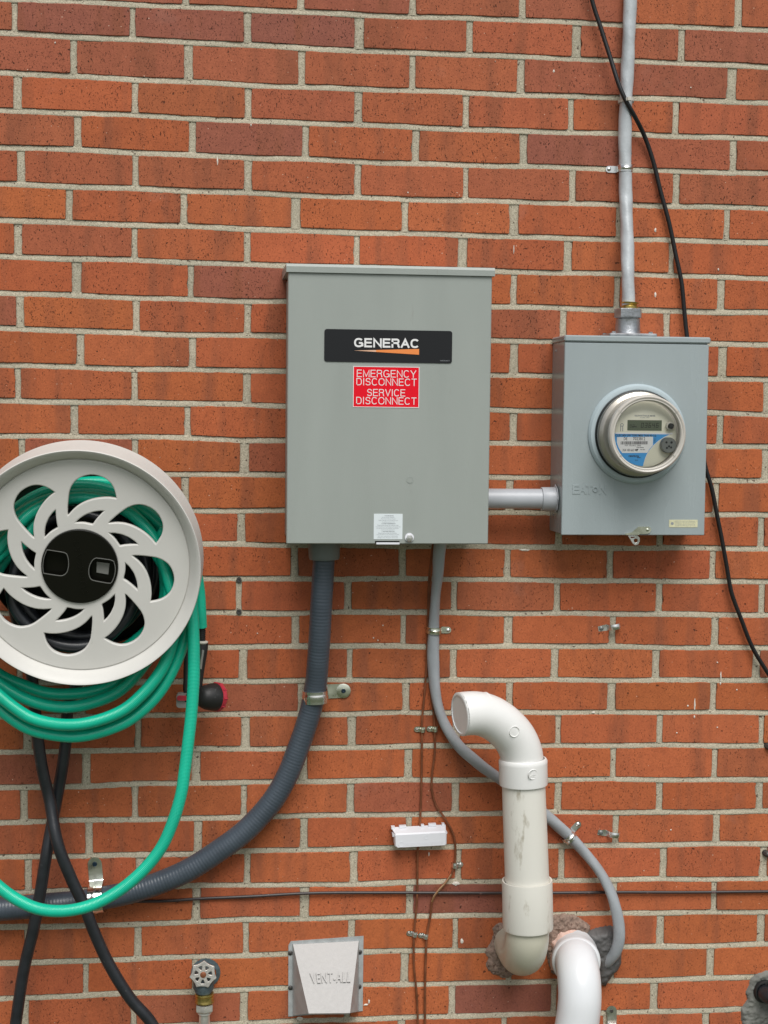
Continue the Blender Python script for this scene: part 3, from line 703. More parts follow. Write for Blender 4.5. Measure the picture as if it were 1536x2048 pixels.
# small white warning label
q = (P(747.5, 1050, D).x, P(776, 1078.5, D).z, P(805, 1050, D).x, P(776, 1027.5, D).z)
b = MB(); b.prism(rrect(q[0], q[1], q[2], q[3], .0012), D + .0001, D + .0005); wl = b.build("warning_label", M['paper'], gb, smooth=False)
b = MB(); Hh = q[3] - q[1]; Ww = q[2] - q[0]
rows = [("! WARNING", .36, .68, 1), ("Service entrance equipment", .28, .72, 0), ("Disconnect all sources of supply", .25, .76, 0), ("before opening or servicing this cover", .17, .84, 0), ("by qualified persons only", .28, .72, 0), ("! AVERTISSEMENT", .26, .76, 1), ("Debranchez toutes les sources avant", .13, .86, 0), ("l'ouverture ou l'entretien du couvercle", .07, .93, 0), ("par des personnes qualifiees seulement", .10, .87, 0), ("risque de choc electrique", .25, .72, 0), ("! ADVERTENCIA", .28, .73, 1), ("Desconecte todas las fuentes", .16, .80, 0), ("antes de abrir o dar servicio a la tapa", .10, .88, 0), ("solo por personas calificadas", .14, .84, 0), ("peligro de choque electrico", .14, .84, 0)]
for i, (s_, f0, f1, bo) in enumerate(rows):
    zt_ = q[3] - Hh * (.055 + i * .0615); put_text(b, s_, (q[0] + Ww * f0, zt_ - Hh * .044), (q[0] + Ww * f1, zt_ - Hh * .004), D + .00055, .0001, bold=.03 if bo else 0)
b.build("fine_print", M['inkgrey'], wl, smooth=False)
# cover bolt with white washer
c = P(818.5, 1075, D)
b = MB(); b.lathe([(.0, .0003), (.0078, .0003), (.0082, .0012), (.0080, .0022), (.0, .0024)], (c.x, -D, c.z), seg=32, cap=False); wsh = b.build("washer", M['bwhite'], gb)
b = MB(); b.lathe([(.0062, .0024), (.0064, .006), (.0052, .0085), (.0, .0088)], (c.x, -D, c.z - .0010), seg=6, cap=False); b.build("bolt_head", M['zinc'], wsh, auto=20)
# hasp slot at the bottom edge
b = MB(); s0 = P(750, 1083, D); s1 = P(799, 1083, D); b.box((s0.x, -D - .0003, zb + .001), (s1.x, -D + .001, zb + .0055)); b.build("slot", M['hole'], gb, smooth=False)
b = MB(); b.box((s0.x + .002, -D - .003, zb - .0008), (s1.x, -D - .0005, zb + .0028), .0005); b.build("hasp", M['bwhite'], gb)

# ------------------------------------------------------------------ meter socket box
mb_ = thing("meter_socket_box", (1.125, 0, GZ - .77), "blue grey metal meter box with round meter opening and embossed maker name", "electrical box")
x0, x1, zb, zt, D = .9868, 1.2595, GZ - .954, GZ - .5985, .105
b = MB(); b.box((x0 + .001, -.100, zb + .001), (x1 - .001, -.001, zt + .001), .0012)
for (uu, vv) in ((.012, .02), (.012, .33)): b.lathe([(.0022, -.0002), (.0022, .0012), (0, .0014)], (x0 + .0012, -.03, zb + uu + vv), axis=(-1, 0, 0), seg=12, cap=False)
b.build("cabinet", M['paint2'], mb_)
b = MB(); b.box((x0 + .0005, -D, zb), (x1, -.1012, zt - .0012), .0012); mc = b.build("cover", M['paint2'], mb_)
b = MB(); b.box((x0 - .0005, -D - .002, zt + .0005), (x1 + .0028, 0, GZ - .5862), .0024); b.build("top_flange", M['paint2'], mb_)
b = MB(); e0 = P(1144.5, 987.5, D); e1 = P(1213, 969, D); strokes(b, "EAT", (e0.x, P(1180, 988, D).z), (e0.x + (e1.x - e0.x) * .60, P(1180, 969.5, D).z), D - .0002, .0036, .0011, gap=.16)
strokes(b, "N", (e0.x + (e1.x - e0.x) * .78, P(1180, 988, D).z), (e1.x, P(1180, 969.5, D).z), D - .0002, .0036, .0013)
cc_ = (e0.x + (e1.x - e0.x) * .67, (P(1180, 988, D).z + P(1180, 969.5, D).z) / 2)
b.lathe([(.0052, -.0002), (.005, .0018), (.0034, .0018), (.0034, -.0002)], (cc_[0], -D, cc_[1]), seg=20, cap=False); b.build("embossed_name", M['paint2'], mc, auto=30)
# hub on top with hexagonal nut
hc = P(1256, 665, .055); hx = hc.x; hz = GZ - .5862
b = MB(); b.box((hx - .046, -.098, hz), (hx + .044, -.012, hz + .0055), .0015); b.lathe([(.0255, .004), (.0235, .010), (.0225, .032), (.0228, .034), (.0205, .035), (.0205, .037)], (hx, -.052, hz), axis=(0, 0, 1), seg=36)
for dx, dy in ((-.036, -.088), (.034, -.088), (-.036, -.02), (.034, -.02)): b.lathe([(.004, 0), (.004, .0035), (0, .004)], (hx + dx, dy, hz + .0055), axis=(0, 0, 1), seg=6, cap=False)
hub = b.build("cable_hub", M['cast'], mb_)
b = MB(); b.lathe([(.020, .036), (.0255, .0365), (.0262, .038), (.0262, .052), (.0250, .0535), (.014, .0538)], (hx, -.052, hz), axis=(0, 0, 1), seg=8); b.build("hub_nut", M['cast'], hub, auto=20)
b = MB(); b.lathe([(.0155, .052), (.0160, .058), (.0125, .062), (.0158, .0635), (.0165, .066), (.012, .0665)], (hx + .001, -.050, hz), axis=(.05, 0, 1), seg=20); b.build("grommet", M['brass'], hub)
# collar ring
ccx = P(1273.5, 868, D)
b = MB(); k = .93e-3
b.lathe([(.0925, -.0005), (.0922, .004), (.0885, .0085), (.0835, .0095), (.0815, .009), (.0805, .002), (.0, .002)], (ccx.x, -D, ccx.z), seg=72, cap=False); b.build("collar_ring", M['ring'], mb_)
# hasp on the bottom edge
b = MB(); D2 = D + .003
hp = [P(1250.5, 1067.5, D2), P(1264, 1065, D2), P(1277, 1053.5, D2), P(1297, 1053.2, D2), P(1301.5, 1056, D2), P(1302.5, 1060, D2), P(1300, 1065, D2), P(1295, 1067.3, D2), P(1280, 1068, D2), P(1277.5, 1070, D2), P(1250.5, 1070, D2)]
b.prism([(p.x, p.z) for p in hp], D + .0004, D + .003); c = P(1295, 1059.5, D2); b.lathe([(.0032, .003), (.0030, .0045), (0, .0055)], (c.x, -D, c.z), seg=16, cap=False)
hs_ = b.build("latch", M['yzinc'], mb_, auto=30)
o_ = [P(1257, 1071.5, D2), P(1275, 1071, D2), P(1279.5, 1076, D2), P(1280, 1083, D2), P(1277, 1088.5, D2), P(1271.5, 1090.5, D2), P(1266.5, 1087.5, D2)]
def circ(c, r, n=16): return [(c.x + r * math.cos(2 * math.pi * i / n), c.z + r * math.sin(2 * math.pi * i / n)) for i in range(n)]
hc_ = P(1272, 1081.5, D2)
sl = [P(1261, 1073.6, D2), P(1269.5, 1073.2, D2), P(1269.5, 1076.4, D2), P(1262.5, 1076.8, D2)]
vs, fs = flat_curve([[(p.x, p.z) for p in o_], circ(hc_, 4.3 * S(1272, 1081, D2)), [(p.x, p.z) for p in sl]], .0007, .0003)
b = MB(); b.add([(x, y - D - .0005, z) for x, y, z in vs], fs); b.build("latch_tongue", M['zinc'], hs_)
# sticker
q = (P(1338, 1047, D).x, P(1366, 1054.5, D).z, P(1395, 1047, D).x, P(1366, 1039.5, D).z)
b = MB(); b.box((q[0], -D - .0006, q[1]), (q[2], -D - .0001, q[3])); st = b.build("cream_sticker", M['stick'], mb_, smooth=False)
b = MB()
for i in range(4): put_text(b, "CAUTION risk of shock do not remove cover", (q[0] + (q[2] - q[0]) * .2, q[3] - (q[3] - q[1]) * (.25 + i * .2)), (q[2] - (q[2] - q[0]) * .08, q[3] - (q[3] - q[1]) * (.12 + i * .2)), D + .00062, .0001)
b.lathe([(.0028, 0), (.0028, .0002), (0, .0002)], (q[0] + .006, -D - .0006, (q[1] + q[3]) / 2), seg=14, cap=False); b.build("fine_print", M['inkgrey'], st, smooth=False)

# ------------------------------------------------------------------ electric meter
em = thing("electric_meter", (ccx.x, -D - .002, ccx.z), "round electric meter with digital display under a clear cover in the blue grey box", "electric meter")
fc = P(1295, 874, D + .072)
def at(c, dx, dz): return (c.x + dx, c.z + dz)
b = MB(); cx_, cz_ = ccx.x, ccx.z
b.lathe([(.0812, .002), (.0812, .011), (.079, .0125), (.0775, .0125)], (cx_, -D, cz_), seg=72, cap=False); b.lathe([(.079, .003), (.0, .003)], (cx_, -D, cz_), seg=48, cap=False)
b.build("gasket", M['gasket'], em)
b = MB(); b.lathe([(.0785, .004), (.0772, .024), (.0705, .028), (.0665, .046), (.0660, .048), (.0605, .0485), (.0605, .045), (0, .045)], (cx_, -D, cz_), seg=72, cap=False)
b.build("inner_housing", M['metin'], em)
b = MB(); b.lathe([(.0795, .0115), (.0800, .013), (.0785, .030), (.0745, .036), (.0715, .040), (.0705, .066), (.0695, .071), (.0665, .0735), (.0625, .0735), (.0610, .071), (.0600, .0702), (0, .0702)], (cx_, -D, cz_), seg=96, cap=False)
for s_, f_ in ((1, 0), ):
    for th in (38, 142, 218, 322):
        a_ = math.radians(th); d = Vector((math.cos(a_), 0, math.sin(a_))); t_ = Vector((-d.z, 0, d.x))
        base_ = Vector((cx_, -D, cz_))
        pts = [base_ + d * r_ + t_ * w_ + Vector((0, -h_, 0)) for r_, h_ in ((.0608, .0712), (.0700, .0742)) for w_ in (-.0012, .0012)] + [base_ + d * r_ + t_ * w_ + Vector((0, -h_, 0)) for r_, h_ in ((.0608, .0745), (.0712, .0752)) for w_ in (-.0012, .0012)]
        b.add(pts, [(0, 1, 3, 2), (4, 6, 7, 5), (0, 4, 5, 1), (2, 3, 7, 6), (0, 2, 6, 4), (1, 5, 7, 3)])
b.build("clear_cover", M['glass'], em)
b = MB(); b.lathe([(.0705, .060), (.0712, .066), (.0702, .0725), (.0675, .0752), (.0655, .0748), (.0645, .0738), (.0625, .0742), (.0612, .0730), (.0604, .0700), (.0604, .060)], (cx_, -D, cz_), seg=96, cap=False); b.build("cover_rim", M['rim'], em)
# dial
DD = D + .0505; fx, fz = cx_, cz_
b = MB(); b.lathe([(.0600, -.004), (.0600, .0), (.0585, .0008), (0, .0008)], (fx, -DD, fz), seg=64, cap=False); dl = b.build("dial_face", M['dial'], em)
DP = DD + .0010
# everything on the dial measured on its disc: photo centre (1293,877) radius 61 px
ks_ = .0585 / 61.0
def dp(u, v): return (fx + (u - 1291.5) * ks_, fz - (v - 876.5) * ks_ - (u - 1291.5) * ks_ * -.015)
def zoomp(X, Y): return dp(1160 + X / 6.4, 750 + Y / 6.4)
b = MB(); a_, c_ = zoomp(627, 758), zoomp(1052, 640); b.box((a_[0], -DP - .0012, a_[1]), (c_[0], -DP + .0002, c_[1]), .0003); lcd = b.build("lcd_display", M['lcd'], em)
b = MB()
SEG = {'0': 'abcdef', '1': 'bc', '2': 'abged', '3': 'abgcd', '4': 'fgbc', '5': 'afgcd', '6': 'afgedc', '7': 'abc', '8': 'abcdefg', '9': 'abcdfg'}
def digit(mb, ch, x, z, w, h, D_, t):
    R_ = {'a': (0, h - t, w, h), 'g': (0, h / 2 - t / 2, w, h / 2 + t / 2), 'd': (0, 0, w, t), 'f': (0, h / 2, t, h), 'b': (w - t, h / 2, w, h), 'e': (0, 0, t, h / 2), 'c': (w - t, 0, w, h / 2)}
    for s_ in SEG[ch]:
        u0, v0, u1, v1 = R_[s_]; g_ = t * .12; sh = .12
        mb.add([(x + u0 + g_ + v0 * sh, -D_, z + v0 + g_), (x + u1 - g_ + v0 * sh, -D_, z + v0 + g_), (x + u1 - g_ + v1 * sh, -D_, z + v1 - g_), (x + u0 + g_ + v1 * sh, -D_, z + v1 - g_)], [(0, 1, 2, 3)])
p0 = zoomp(790, 728); hgt = zoomp(790, 668)[1] - p0[1]; wd = zoomp(832, 0)[0] - p0[0]; stp = zoomp(838, 0)[0] - p0[0] - .0001
for i, ch in enumerate("03646"): digit(b, ch, p0[0] + i * stp * .98, p0[1], wd * .78, hgt, DP + .00135, .0013)
for i, ch in enumerate("92"): digit(b, ch, zoomp(650 + i * 34, 0)[0], zoomp(0, 715)[1], wd * .55, hgt * .62, DP + .00135, .0007)
a_, c_ = zoomp(690, 724), zoomp(742, 708); put_text(b, "kWh", (a_[0], a_[1]), (c_[0], c_[1]), DP + .0013, .0001, bold=.03)
b.build("digits", M['lcdink'], lcd, smooth=False)
# blue name label: a panel bounded by a diagonal curve
R0 = .0578
def circp(deg): return (fx + R0 * math.cos(math.radians(deg)), fz + R0 * math.sin(math.radians(deg)))
top = zoomp(470, 795); topr = zoomp(1150, 800)
arc = []
ang0 = math.degrees(math.atan2(top[1] - fz, -math.sqrt(max(R0 ** 2 - (top[1] - fz) ** 2, 0))))
end = zoomp(830, 1160); ang1 = math.degrees(math.atan2(end[1] - fz, end[0] - fx)) % 360
for i in range(25): 
    aa = ang0 % 360 + (ang1 - ang0 % 360) * i / 24; arc.append(circp(aa))
curve = [zoomp(850, 1110), zoomp(870, 1060), zoomp(900, 1005), zoomp(950, 945), zoomp(1010, 890), zoomp(1080, 845), zoomp(1150, 812)]
b = MB(); b.prism(arc + curve + [topr], DP - .0002, DP + .0003); bl = b.build("blue_label", M['blue'], em, smooth=False)
b = MB()
wp = [zoomp(500, 840), zoomp(500, 905), zoomp(515, 950), zoomp(540, 995), zoomp(570, 1033), zoomp(880, 1033), zoomp(905, 990), zoomp(948, 940), zoomp(948, 838)]
b.prism(wp, DP + .0003, DP + .0005)
a_, c_ = zoomp(480, 801), zoomp(1190, 793); b.box((a_[0], -DP - .0005, a_[1]), (c_[0], -DP - .0002, c_[1]))
cv = curve; 
for i in range(len(cv) - 1):
    (ax, az), (bx_, bz) = cv[i], cv[i + 1]; b.prism([(ax, az), (bx_, bz), (bx_ + .0004, bz - .0009), (ax + .0004, az - .0009)], DP + .0001, DP + .0004)
b.build("white_panel", M['white'], bl, smooth=False)
b = MB()
for s_, X0, Y0, X1, Y1, bo in (("DE", 585, 878, 628, 843, .01), ("7023812", 698, 880, 850, 843, .01), ("CL20 240V 3W TYPE FM2S TA30 Kh 7.2", 480, 832, 985, 812, .02), ("INP 7023812 2006", 600, 950, 800, 936, 0), ("Duke Energy", 745, 974, 835, 962, .04), ("Ohio Elec", 790, 998, 850, 988, .03), ("354 100 663", 572, 1012, 712, 985, .01), ("CENTRON", 648, 1082, 775, 1062, .03), ("Meter", 755, 1094, 800, 1084, .03), ("FM 2S", 730, 1126, 765, 1116, .02), ("CA0.5", 955, 870, 985, 862, .02), ("240V", 955, 888, 980, 880, .02), ("60Hz", 955, 906, 980, 898, .02)):
    a_, c_ = zoomp(X0, Y0), zoomp(X1, Y1); put_text(b, s_, (a_[0], a_[1]), (c_[0], c_[1]), DP + .00055, .0001, bold=bo)
r_ = random.Random(3); X = 548
while X < 885:
    w_ = r_.choice((3, 4, 7, 9)); a_, c_ = zoomp(X, 930), zoomp(min(X + w_, 888), 892); b.box((a_[0], -DP - .0007, a_[1]), (c_[0], -DP - .00055, c_[1])); X += w_ + r_.choice((3, 5, 6))
a_ = zoomp(725, 995); b.prism([zoomp(722, 992), zoomp(770, 982), zoomp(750, 1018), zoomp(740, 1000), zoomp(728, 1012)], DP + .00055, DP + .0006)
b.build("printed_text", M['ink'], bl, smooth=False)
b = MB(); a_, c_ = zoomp(715, 592), zoomp(972, 576); put_text(b, "KILOWATTHOUR METER", (a_[0], a_[1]), (c_[0], c_[1]), DP, .0001, bold=.03); a_, c_ = zoomp(780, 612), zoomp(900, 602); put_text(b, "CL200 240V", (a_[0], a_[1]), (c_[0], c_[1]), DP, .0001)
b.build("fine_print", M['inkgrey'], dl, smooth=False); b = MB()
for X0 in (545, 570):
    a_, c_ = zoomp(X0 - 5, 770), zoomp(X0 + 4, 700); b.box((a_[0], -DP - .0002, a_[1]), (c_[0], -DP, c_[1]))
pc = zoomp(560, 693); b.lathe([(.0030, 0), (.0030, .0003), (.0020, .0003), (.0020, 0)], (pc[0], -DP, pc[1]), seg=18, cap=False)
b.build("pointer_mark", M['inkgrey'], dl, smooth=False)
pc = zoomp(1150, 710); b = MB(); b.lathe([(.0078, 0), (.0078, .006), (.0070, .007), (0, .007)], (pc[0], -DP, pc[1]), seg=28, cap=False); bt_ = b.build("reset_button", M['cream'], em)
b = MB(); b.lathe([(.0052, .007), (.0052, .011), (.004, .012), (0, .012)], (pc[0], -DP, pc[1]), seg=24, cap=False); b.build("plunger", M['gasket'], bt_)
pc = zoomp(1125, 940); b = MB(); b.lathe([(.0142, 0), (.0142, .011), (.0134, .0122), (0, .0122)], (pc[0], -DP, pc[1]), seg=36, cap=False); bl_ = b.build("barrel_port", M['barrel'], em)
b = MB()
for dx, dz, rr in ((-.005, .005, .002), (.0045, .005, .0022), (0, -.002, .0018), (-.004, -.005, .0018), (.004, -.004, .0018)): b.lathe([(rr, .0123), (rr, .0128), (0, .0128)], (pc[0] + dx, -DP, pc[1] + dz), seg=12, cap=False)
b.build("port_holes", M['gasket'], bl_, smooth=False)

# ------------------------------------------------------------------ straps
def strap(name_label, u, v, axis_deg, r, tab_side, tab_len, w, mname='zinc', group=None, cat="pipe strap", Dc=None, mode='band', thick=.0012, head='screw', tab_w=None, label_mat=None):
    """one-hole strap round a cable running along axis_deg in the wall plane (90 = vertical); the tab lies on the wall on the left (-1) or right (+1)"""
    Dc = Dc if Dc is not None else r + .002
    c = P(u, v, Dc); th = math.radians(axis_deg); A = Vector((math.cos(th), 0, math.sin(th))); Bv = Vector((math.sin(th), 0, -math.cos(th))) * tab_side
    o = thing("pipe_strap", (c.x, 0, c.z), name_label, cat, group)
    R_ = r + .0006; prof = []
    prof += [(-R_ - .001, .0012), (-R_, Dc * .5)]
    for i in range(13):
        a_ = math.pi - math.pi * i / 12; prof.append((R_ * math.cos(a_), Dc + R_ * math.sin(a_)))
    prof += [(R_, Dc * .5), (R_ + .0008, .0035), (R_ + .003, .0016)]
    T = (thick)
    m_ = MB(); n = len(prof)
    def off(i):
        p, q = prof[max(i - 1, 0)], prof[min(i + 1, n - 1)]; dx, dy = q[0] - p[0], q[1] - p[1]; L_ = math.hypot(dx, dy); return (-dy / L_ * T, dx / L_ * T)
    vs = []
    ridge = [(-w / 2, 0), (-w / 2 + w * .12, .0), (-w * .18, .0), (0, .0012 if w > .012 else .0006), (w * .18, .0), (w / 2 - w * .12, .0), (w / 2, 0)]
    for i, (x_, y_) in enumerate(prof):
        ox, oy = off(i); inb = 2 <= i <= n - 4
        for (s_, h_) in ridge:
            e_ = 1 + (h_ / T if inb else 0); q = Vector((c.x, 0, c.z)) + Bv * (x_ - ox * e_ * -1 if False else x_ + ox * e_ * (1)) + A * s_ + Vector((0, -(y_ + oy * e_), 0)); vs.append(q)
        for (s_, h_) in ridge[::-1]:
            q = Vector((c.x, 0, c.z)) + Bv * x_ + A * s_ + Vector((0, -y_, 0)); vs.append(q)
    m2 = 2 * len(ridge); fs = []
    for i in range(n - 1):
        for k_ in range(m2): fs.append((i * m2 + k_, i * m2 + (k_ + 1) % m2, (i + 1) * m2 + (k_ + 1) % m2, (i + 1) * m2 + k_))
    fs += [tuple(range(m2)), tuple(range((n - 1) * m2, n * m2))]
    m_.add(vs, fs); m_.build("band", M[mname], o, auto=40)
    tw_ = (tab_w or w) / 2; m_ = MB(); poly = [(R_ + .002, -tw_), (R_ + tab_len - tw_, -tw_)] + [(R_ + tab_len - tw_ + tw_ * math.cos(a_), tw_ * math.sin(a_)) for a_ in [math.radians(t_) for t_ in range(-75, 76, 15)]] + [(R_ + tab_len - tw_, tw_), (R_ + .002, tw_)]
    vs = [];
    for y_ in (.0014, .0014 + T):
        for x_, s_ in poly: vs.append(Vector((c.x, -y_, c.z)) + Bv * x_ + A * s_)
    k_ = len(poly); m_.add(vs, [tuple(range(k_)), tuple(range(k_, 2 * k_))[::-1]] + [(i, (i + 1) % k_, k_ + (i + 1) % k_, k_ + i) for i in range(k_)]); m_.build("tab", M['yzinc' if head in ('hex', 'flat') else mname], o, auto=30)
    sc_ = Vector((c.x, -.0014 - T, c.z)) + Bv * (R_ + tab_len - tw_)
    m_ = MB(); rs = min(tw_ * .62, .0062)
    if head == 'hex': m_.lathe([(tw_ * 1.02, 0), (tw_ * 1.02, .0012), (tw_ * .8, .0022), (0, .0022)], sc_, seg=28, cap=False); m_.build('washer', M['yzinc'], o); m_ = MB(); m_.lathe([(.0046, .002), (.0042, .0040), (.0020, .0044), (0, .0034)], sc_, seg=12, cap=False)
    elif head == 'flat':
        m_.lathe([(rs * .75, 0), (rs * .7, .002), (rs * .45, .0026), (0, .0020)], sc_, seg=18, cap=False)
    else:
        m_.lathe([(rs, 0), (rs * .95, .0012), (rs * .6, .0024), (0, .0027)], sc_, seg=18, cap=False); L_ = rs * .8
        m_.box((sc_.x - L_, sc_.y - .0031, sc_.z - .0003), (sc_.x + L_, sc_.y - .0024, sc_.z + .0003))
    m_.build("screw", M['bluescrew'] if head in ('flat', 'hex') else M['zinc'], o); return o
# ------------------------------------------------------------------ service cable, its tie, its strap, the black cable
def lump(L, th): return 1 + .045 * math.sin(L * 55 + th * 2) + .02 * math.sin(L * 140 + th * 3)
top = P(1262, 0, .02)
b = MB(); pts = spline([Vector((top.x + .012, -.018, GZ + .62)), Vector((top.x + .006, -.018, GZ + .3)), P(1261, -40, .018), P(1260.5, 0, .018), P(1255.5, 125, .018), P(1252, 200, .018), P(1250, 260, .018), P(1250.5, 340, .017), P(1251.5, 390, .02), P(1254.5, 480, .035), P(1256, 560, .047), P(1257, 606, .050), P(1257, 640, .051)], .006)
b.tube(pts, .0122, 20, scale=lump); sv = b.build("service_cable", M['scable'], base=P(1257, 600, .05)); tag(sv, "thick light grey service cable running down the wall into the meter box", "cable")
strap("small shiny strap with left tab holding the light grey service cable", 1250.5, 337, 90, .0125, -1, .021, .0125, 'zinc', "screwed pipe straps", Dc=.016)
b = MB(); pts = spline([Vector((P(1170, -60, .02).x - .03, -.02, GZ + .5)), P(1174, -60, .018), P(1184, 0, .016), P(1203, 60, .018), P(1220.5, 115, .024), P(1238, 170, .033), P(1252, 202, .036), P(1268, 230, .030), P(1288, 270, .014), P(1305.5, 320, .010), P(1321.5, 384, .010), P(1338, 445, .011), P(1350.5, 505, .011), P(1363, 565, .012), P(1368, 615, .012), P(1374, 672, .012), P(1390, 770, .012), P(1402, 860, .012), P(1410, 930, .012), P(1423, 975, .012), P(1433, 1025, .012), P(1443, 1075, .012), P(1453, 1130, .012), P(1463, 1185, .012), P(1483, 1240, .012), P(1505, 1295, .012), P(1535, 1345, .012), P(1565, 1390, .013), P(1610, 1440, .013), P(1700, 1500, .012)], .006)
b.tube(pts, .0042, 12); tag(b.build("coaxial_cable", M['coax'], base=P(1374, 672, .012)), "thin black cable crossing the service cable and hanging past the meter box", "cable")
# zip tie
c = P(1252, 203, .018); tt = thing("cable_tie", c, "pale nylon zip tie binding black cable to the light grey service cable", "cable tie")
b = MB(); ring = []
for i in range(33):
    a_ = 2 * math.pi * i / 32; x_, y_ = .0138 * math.cos(a_), .0138 * math.sin(a_)
    if y_ > .006: y_ += .009 * (y_ / .0138) 
    ring.append(Vector((c.x + x_, c.y - y_, c.z + .0006 * math.sin(a_ * 1 + 1))))
n = len(ring) - 1; vs = []
for i in range(n):
    d = (ring[i] - c); d.y *= 1; d.normalize()
    for dr in (0, .0012):
        for dz in (-.0028, .0028): vs.append(ring[i] + d * dr + Vector((0, 0, dz)))
b.add(vs, [(i * 4 + p, i * 4 + q, ((i + 1) % n) * 4 + q, ((i + 1) % n) * 4 + p) for i in range(n) for p, q in ((0, 1), (1, 3), (3, 2), (2, 0))]); b.build("band", M['tie'], tt)
b = MB(); b.box((c.x - .004, c.y - .027, c.z - .0035), (c.x + .003, c.y - .022, c.z + .0035), .0006); b.build("lock", M['tie'], tt)

# ------------------------------------------------------------------ PVC nipple between the boxes
l = P(972, 998, .058); r_ = P(1100, 998, .058); zc = P(1035, 997.5, .058).z
b = MB(); b.lathe([(.0188, 0), (.0188, .145)], (.8375, -.058, zc), axis=(1, 0, 0), seg=36); 
nip = thing("conduit_nipple", (.91, -.058, zc), "short horizontal grey plastic conduit joining the two boxes", "conduit"); b.build("pipe", M['pvcg'], nip)
cx0 = P(1082, 998, .058).x
b = MB(); b.lathe([(.0190, 0), (.0215, .0003), (.0220, .001), (.0224, .9865 - cx0), (.021, .9867 - cx0)], (cx0, -.058, zc), axis=(1, 0, 0), seg=36); cp = b.build("coupling", M['pvcg'], nip)
b = MB(); b.lathe([(.0226, 0), (.027, .0005), (.027, .002), (.0226, .0025)], (.9836, -.058, zc), axis=(1, 0, 0), seg=8); b.build("locknut", M['pvcg'], nip)

# ------------------------------------------------------------------ large flexible conduit
ct = P(648, 1095, .085)
fl = thing("flexible_conduit", (ct.x, -.085, ct.z), "thick dark grey ribbed flexible conduit curving from the large cabinet to the left", "conduit")
cl = [(648.5, 1104, .082), (646, 1150, .080), (642.5, 1210, .077), (640, 1260, .072), (636, 1320, .062), (631.5, 1370, .052), (624, 1410, .046), (612, 1452, .043), (596, 1497, .042), (575, 1550, .041), (544, 1603, .040), (490, 1662, .039), (435, 1703, .038), (375, 1741, .037), (312, 1768, .036), (250, 1787, .035), (156, 1804, .034), (94, 1810, .034), (0, 1818, .034), (-120, 1822, .036), (-420, 1828, .036)]
pts = path(cl, .00155)
def rib(L, th):
    q = (L / .0062) % 1; return 1.0 + (.010 if q < .68 else -.008)
def radii(n): return [.0200 + .0022 * (i / n) for i in range(n)]
b = MB(); b.tube(pts, radii(len(pts)), 28, scale=rib); b.build("ribbed_tube", M['flex'], fl, auto=60)
b = MB(); b.lathe([(.0205, -.002), (.0270, -.0005), (.0285, .004), (.0295, .028), (.0295, .04)], (P(648.5, 1117, .082).x, -.082, P(648.5, 1118, .082).z), axis=(-.02, 0, 1), seg=36); b.build("fitting", M['flexfit'], fl)
strap("wide shiny clamp with round right tab holding the dark ribbed conduit", 631, 1393, 92, .0218, 1, .047, .023, 'chrome', "screwed pipe straps", Dc=.048, thick=.0016, head='hex', tab_w=.027)
strap("shiny clamp with tall rounded tab above the dark ribbed conduit at lower left", 192, 1799, 5, .0228, -1, .047, .026, 'chrome', "screwed pipe straps", Dc=.036, thick=.0016, head='flat', tab_w=.026)

# ------------------------------------------------------------------ grey cable from the cabinet to the putty
cl = [(884, 1070, .07), (879, 1100, .060), (875.5, 1150, .045), (870.5, 1200, .025), (868, 1250, .015), (866.5, 1320, .014), (870, 1375, .014), (877, 1415, .014), (893, 1455, .015), (918, 1492, .015), (958, 1528, .016), (1002, 1560, .016), (1050, 1595, .016), (1098, 1636, .016), (1138, 1672, .015), (1170, 1706, .018), (1203, 1749, .024), (1223, 1789, .030), (1236, 1839, .036), (1238, 1879, .036), (1229, 1907, .028), (1214, 1926, .012), (1206, 1938, -.01)]
b = MB(); b.tube(path(cl), .0114, 20, scale=lump, twist=14, ell=.82); tag(b.build("feeder_cable", M['cable'], base=P(879, 1100, .06)), "thick grey sheathed cable looping behind the white pipe into dark putty", "cable")
strap("small shiny strap with right tab on the grey cable below the large cabinet", 868.5, 1261, 88, .0118, 1, .022, .0125, 'yzinc', "screwed pipe straps", Dc=.0135)
strap("small shiny tilted strap on the grey cable right of the white pipe", 1138, 1674, -44, .0118, -1, .023, .0125, 'zinc', "screwed pipe straps", Dc=.0145)
# ------------------------------------------------------------------ two copper wires
w1 = [(866, 1085, .05), (862, 1120, .03), (858, 1160, .009), (856, 1240, .006), (853, 1330, .005), (848, 1400, .005), (844, 1440, .005), (844, 1480, .005), (843, 1560, .005), (840, 1650, .008), (839, 1672, .012), (836, 1690, .008), (835, 1730, .005), (834, 1800, .006), (828, 1870, .005), (828, 1930, .005), (833, 1985, .005), (836, 2048, .005), (838, 2160, .005)]
w2 = [(868, 1085, .05), (864, 1120, .03), (860.5, 1165, .0095), (859.5, 1240, .006), (858, 1330, .005), (862, 1390, .005), (867, 1425, .005), (869, 1458, .005), (870, 1500, .005), (864, 1550, .005), (864, 1580, .005), (872, 1610, .005), (892, 1640, .006), (907, 1670, .006), (911, 1700, .006), (909, 1730, .006), (903, 1748, .006)]
w2b = [(903, 1748, .006), (893, 1763, .006), (877, 1781, .0075), (869, 1791, .0075), (864, 1803, .0065)]
w2c = [(864, 1803, .0065), (861, 1830, .005), (854, 1870, .005), (851, 1930, .005), (850, 1990, .005), (850, 2048, .005), (848, 2160, .005)]
b = MB(); b.tube(path(w1), .0021, 10); tag(b.build("ground_wire", M['copper'], base=P(862, 1120, .03)), "left brown copper wire running straight down through the small white box", "wire", "copper ground wires")
gw = thing("ground_wire", P(864, 1120, .03), "right brown copper wire bending past the small white box, bright lower bend", "wire", "copper ground wires")
b = MB(); b.tube(path(w2), .0021, 10); b.build("upper_length", M['copper'], gw)
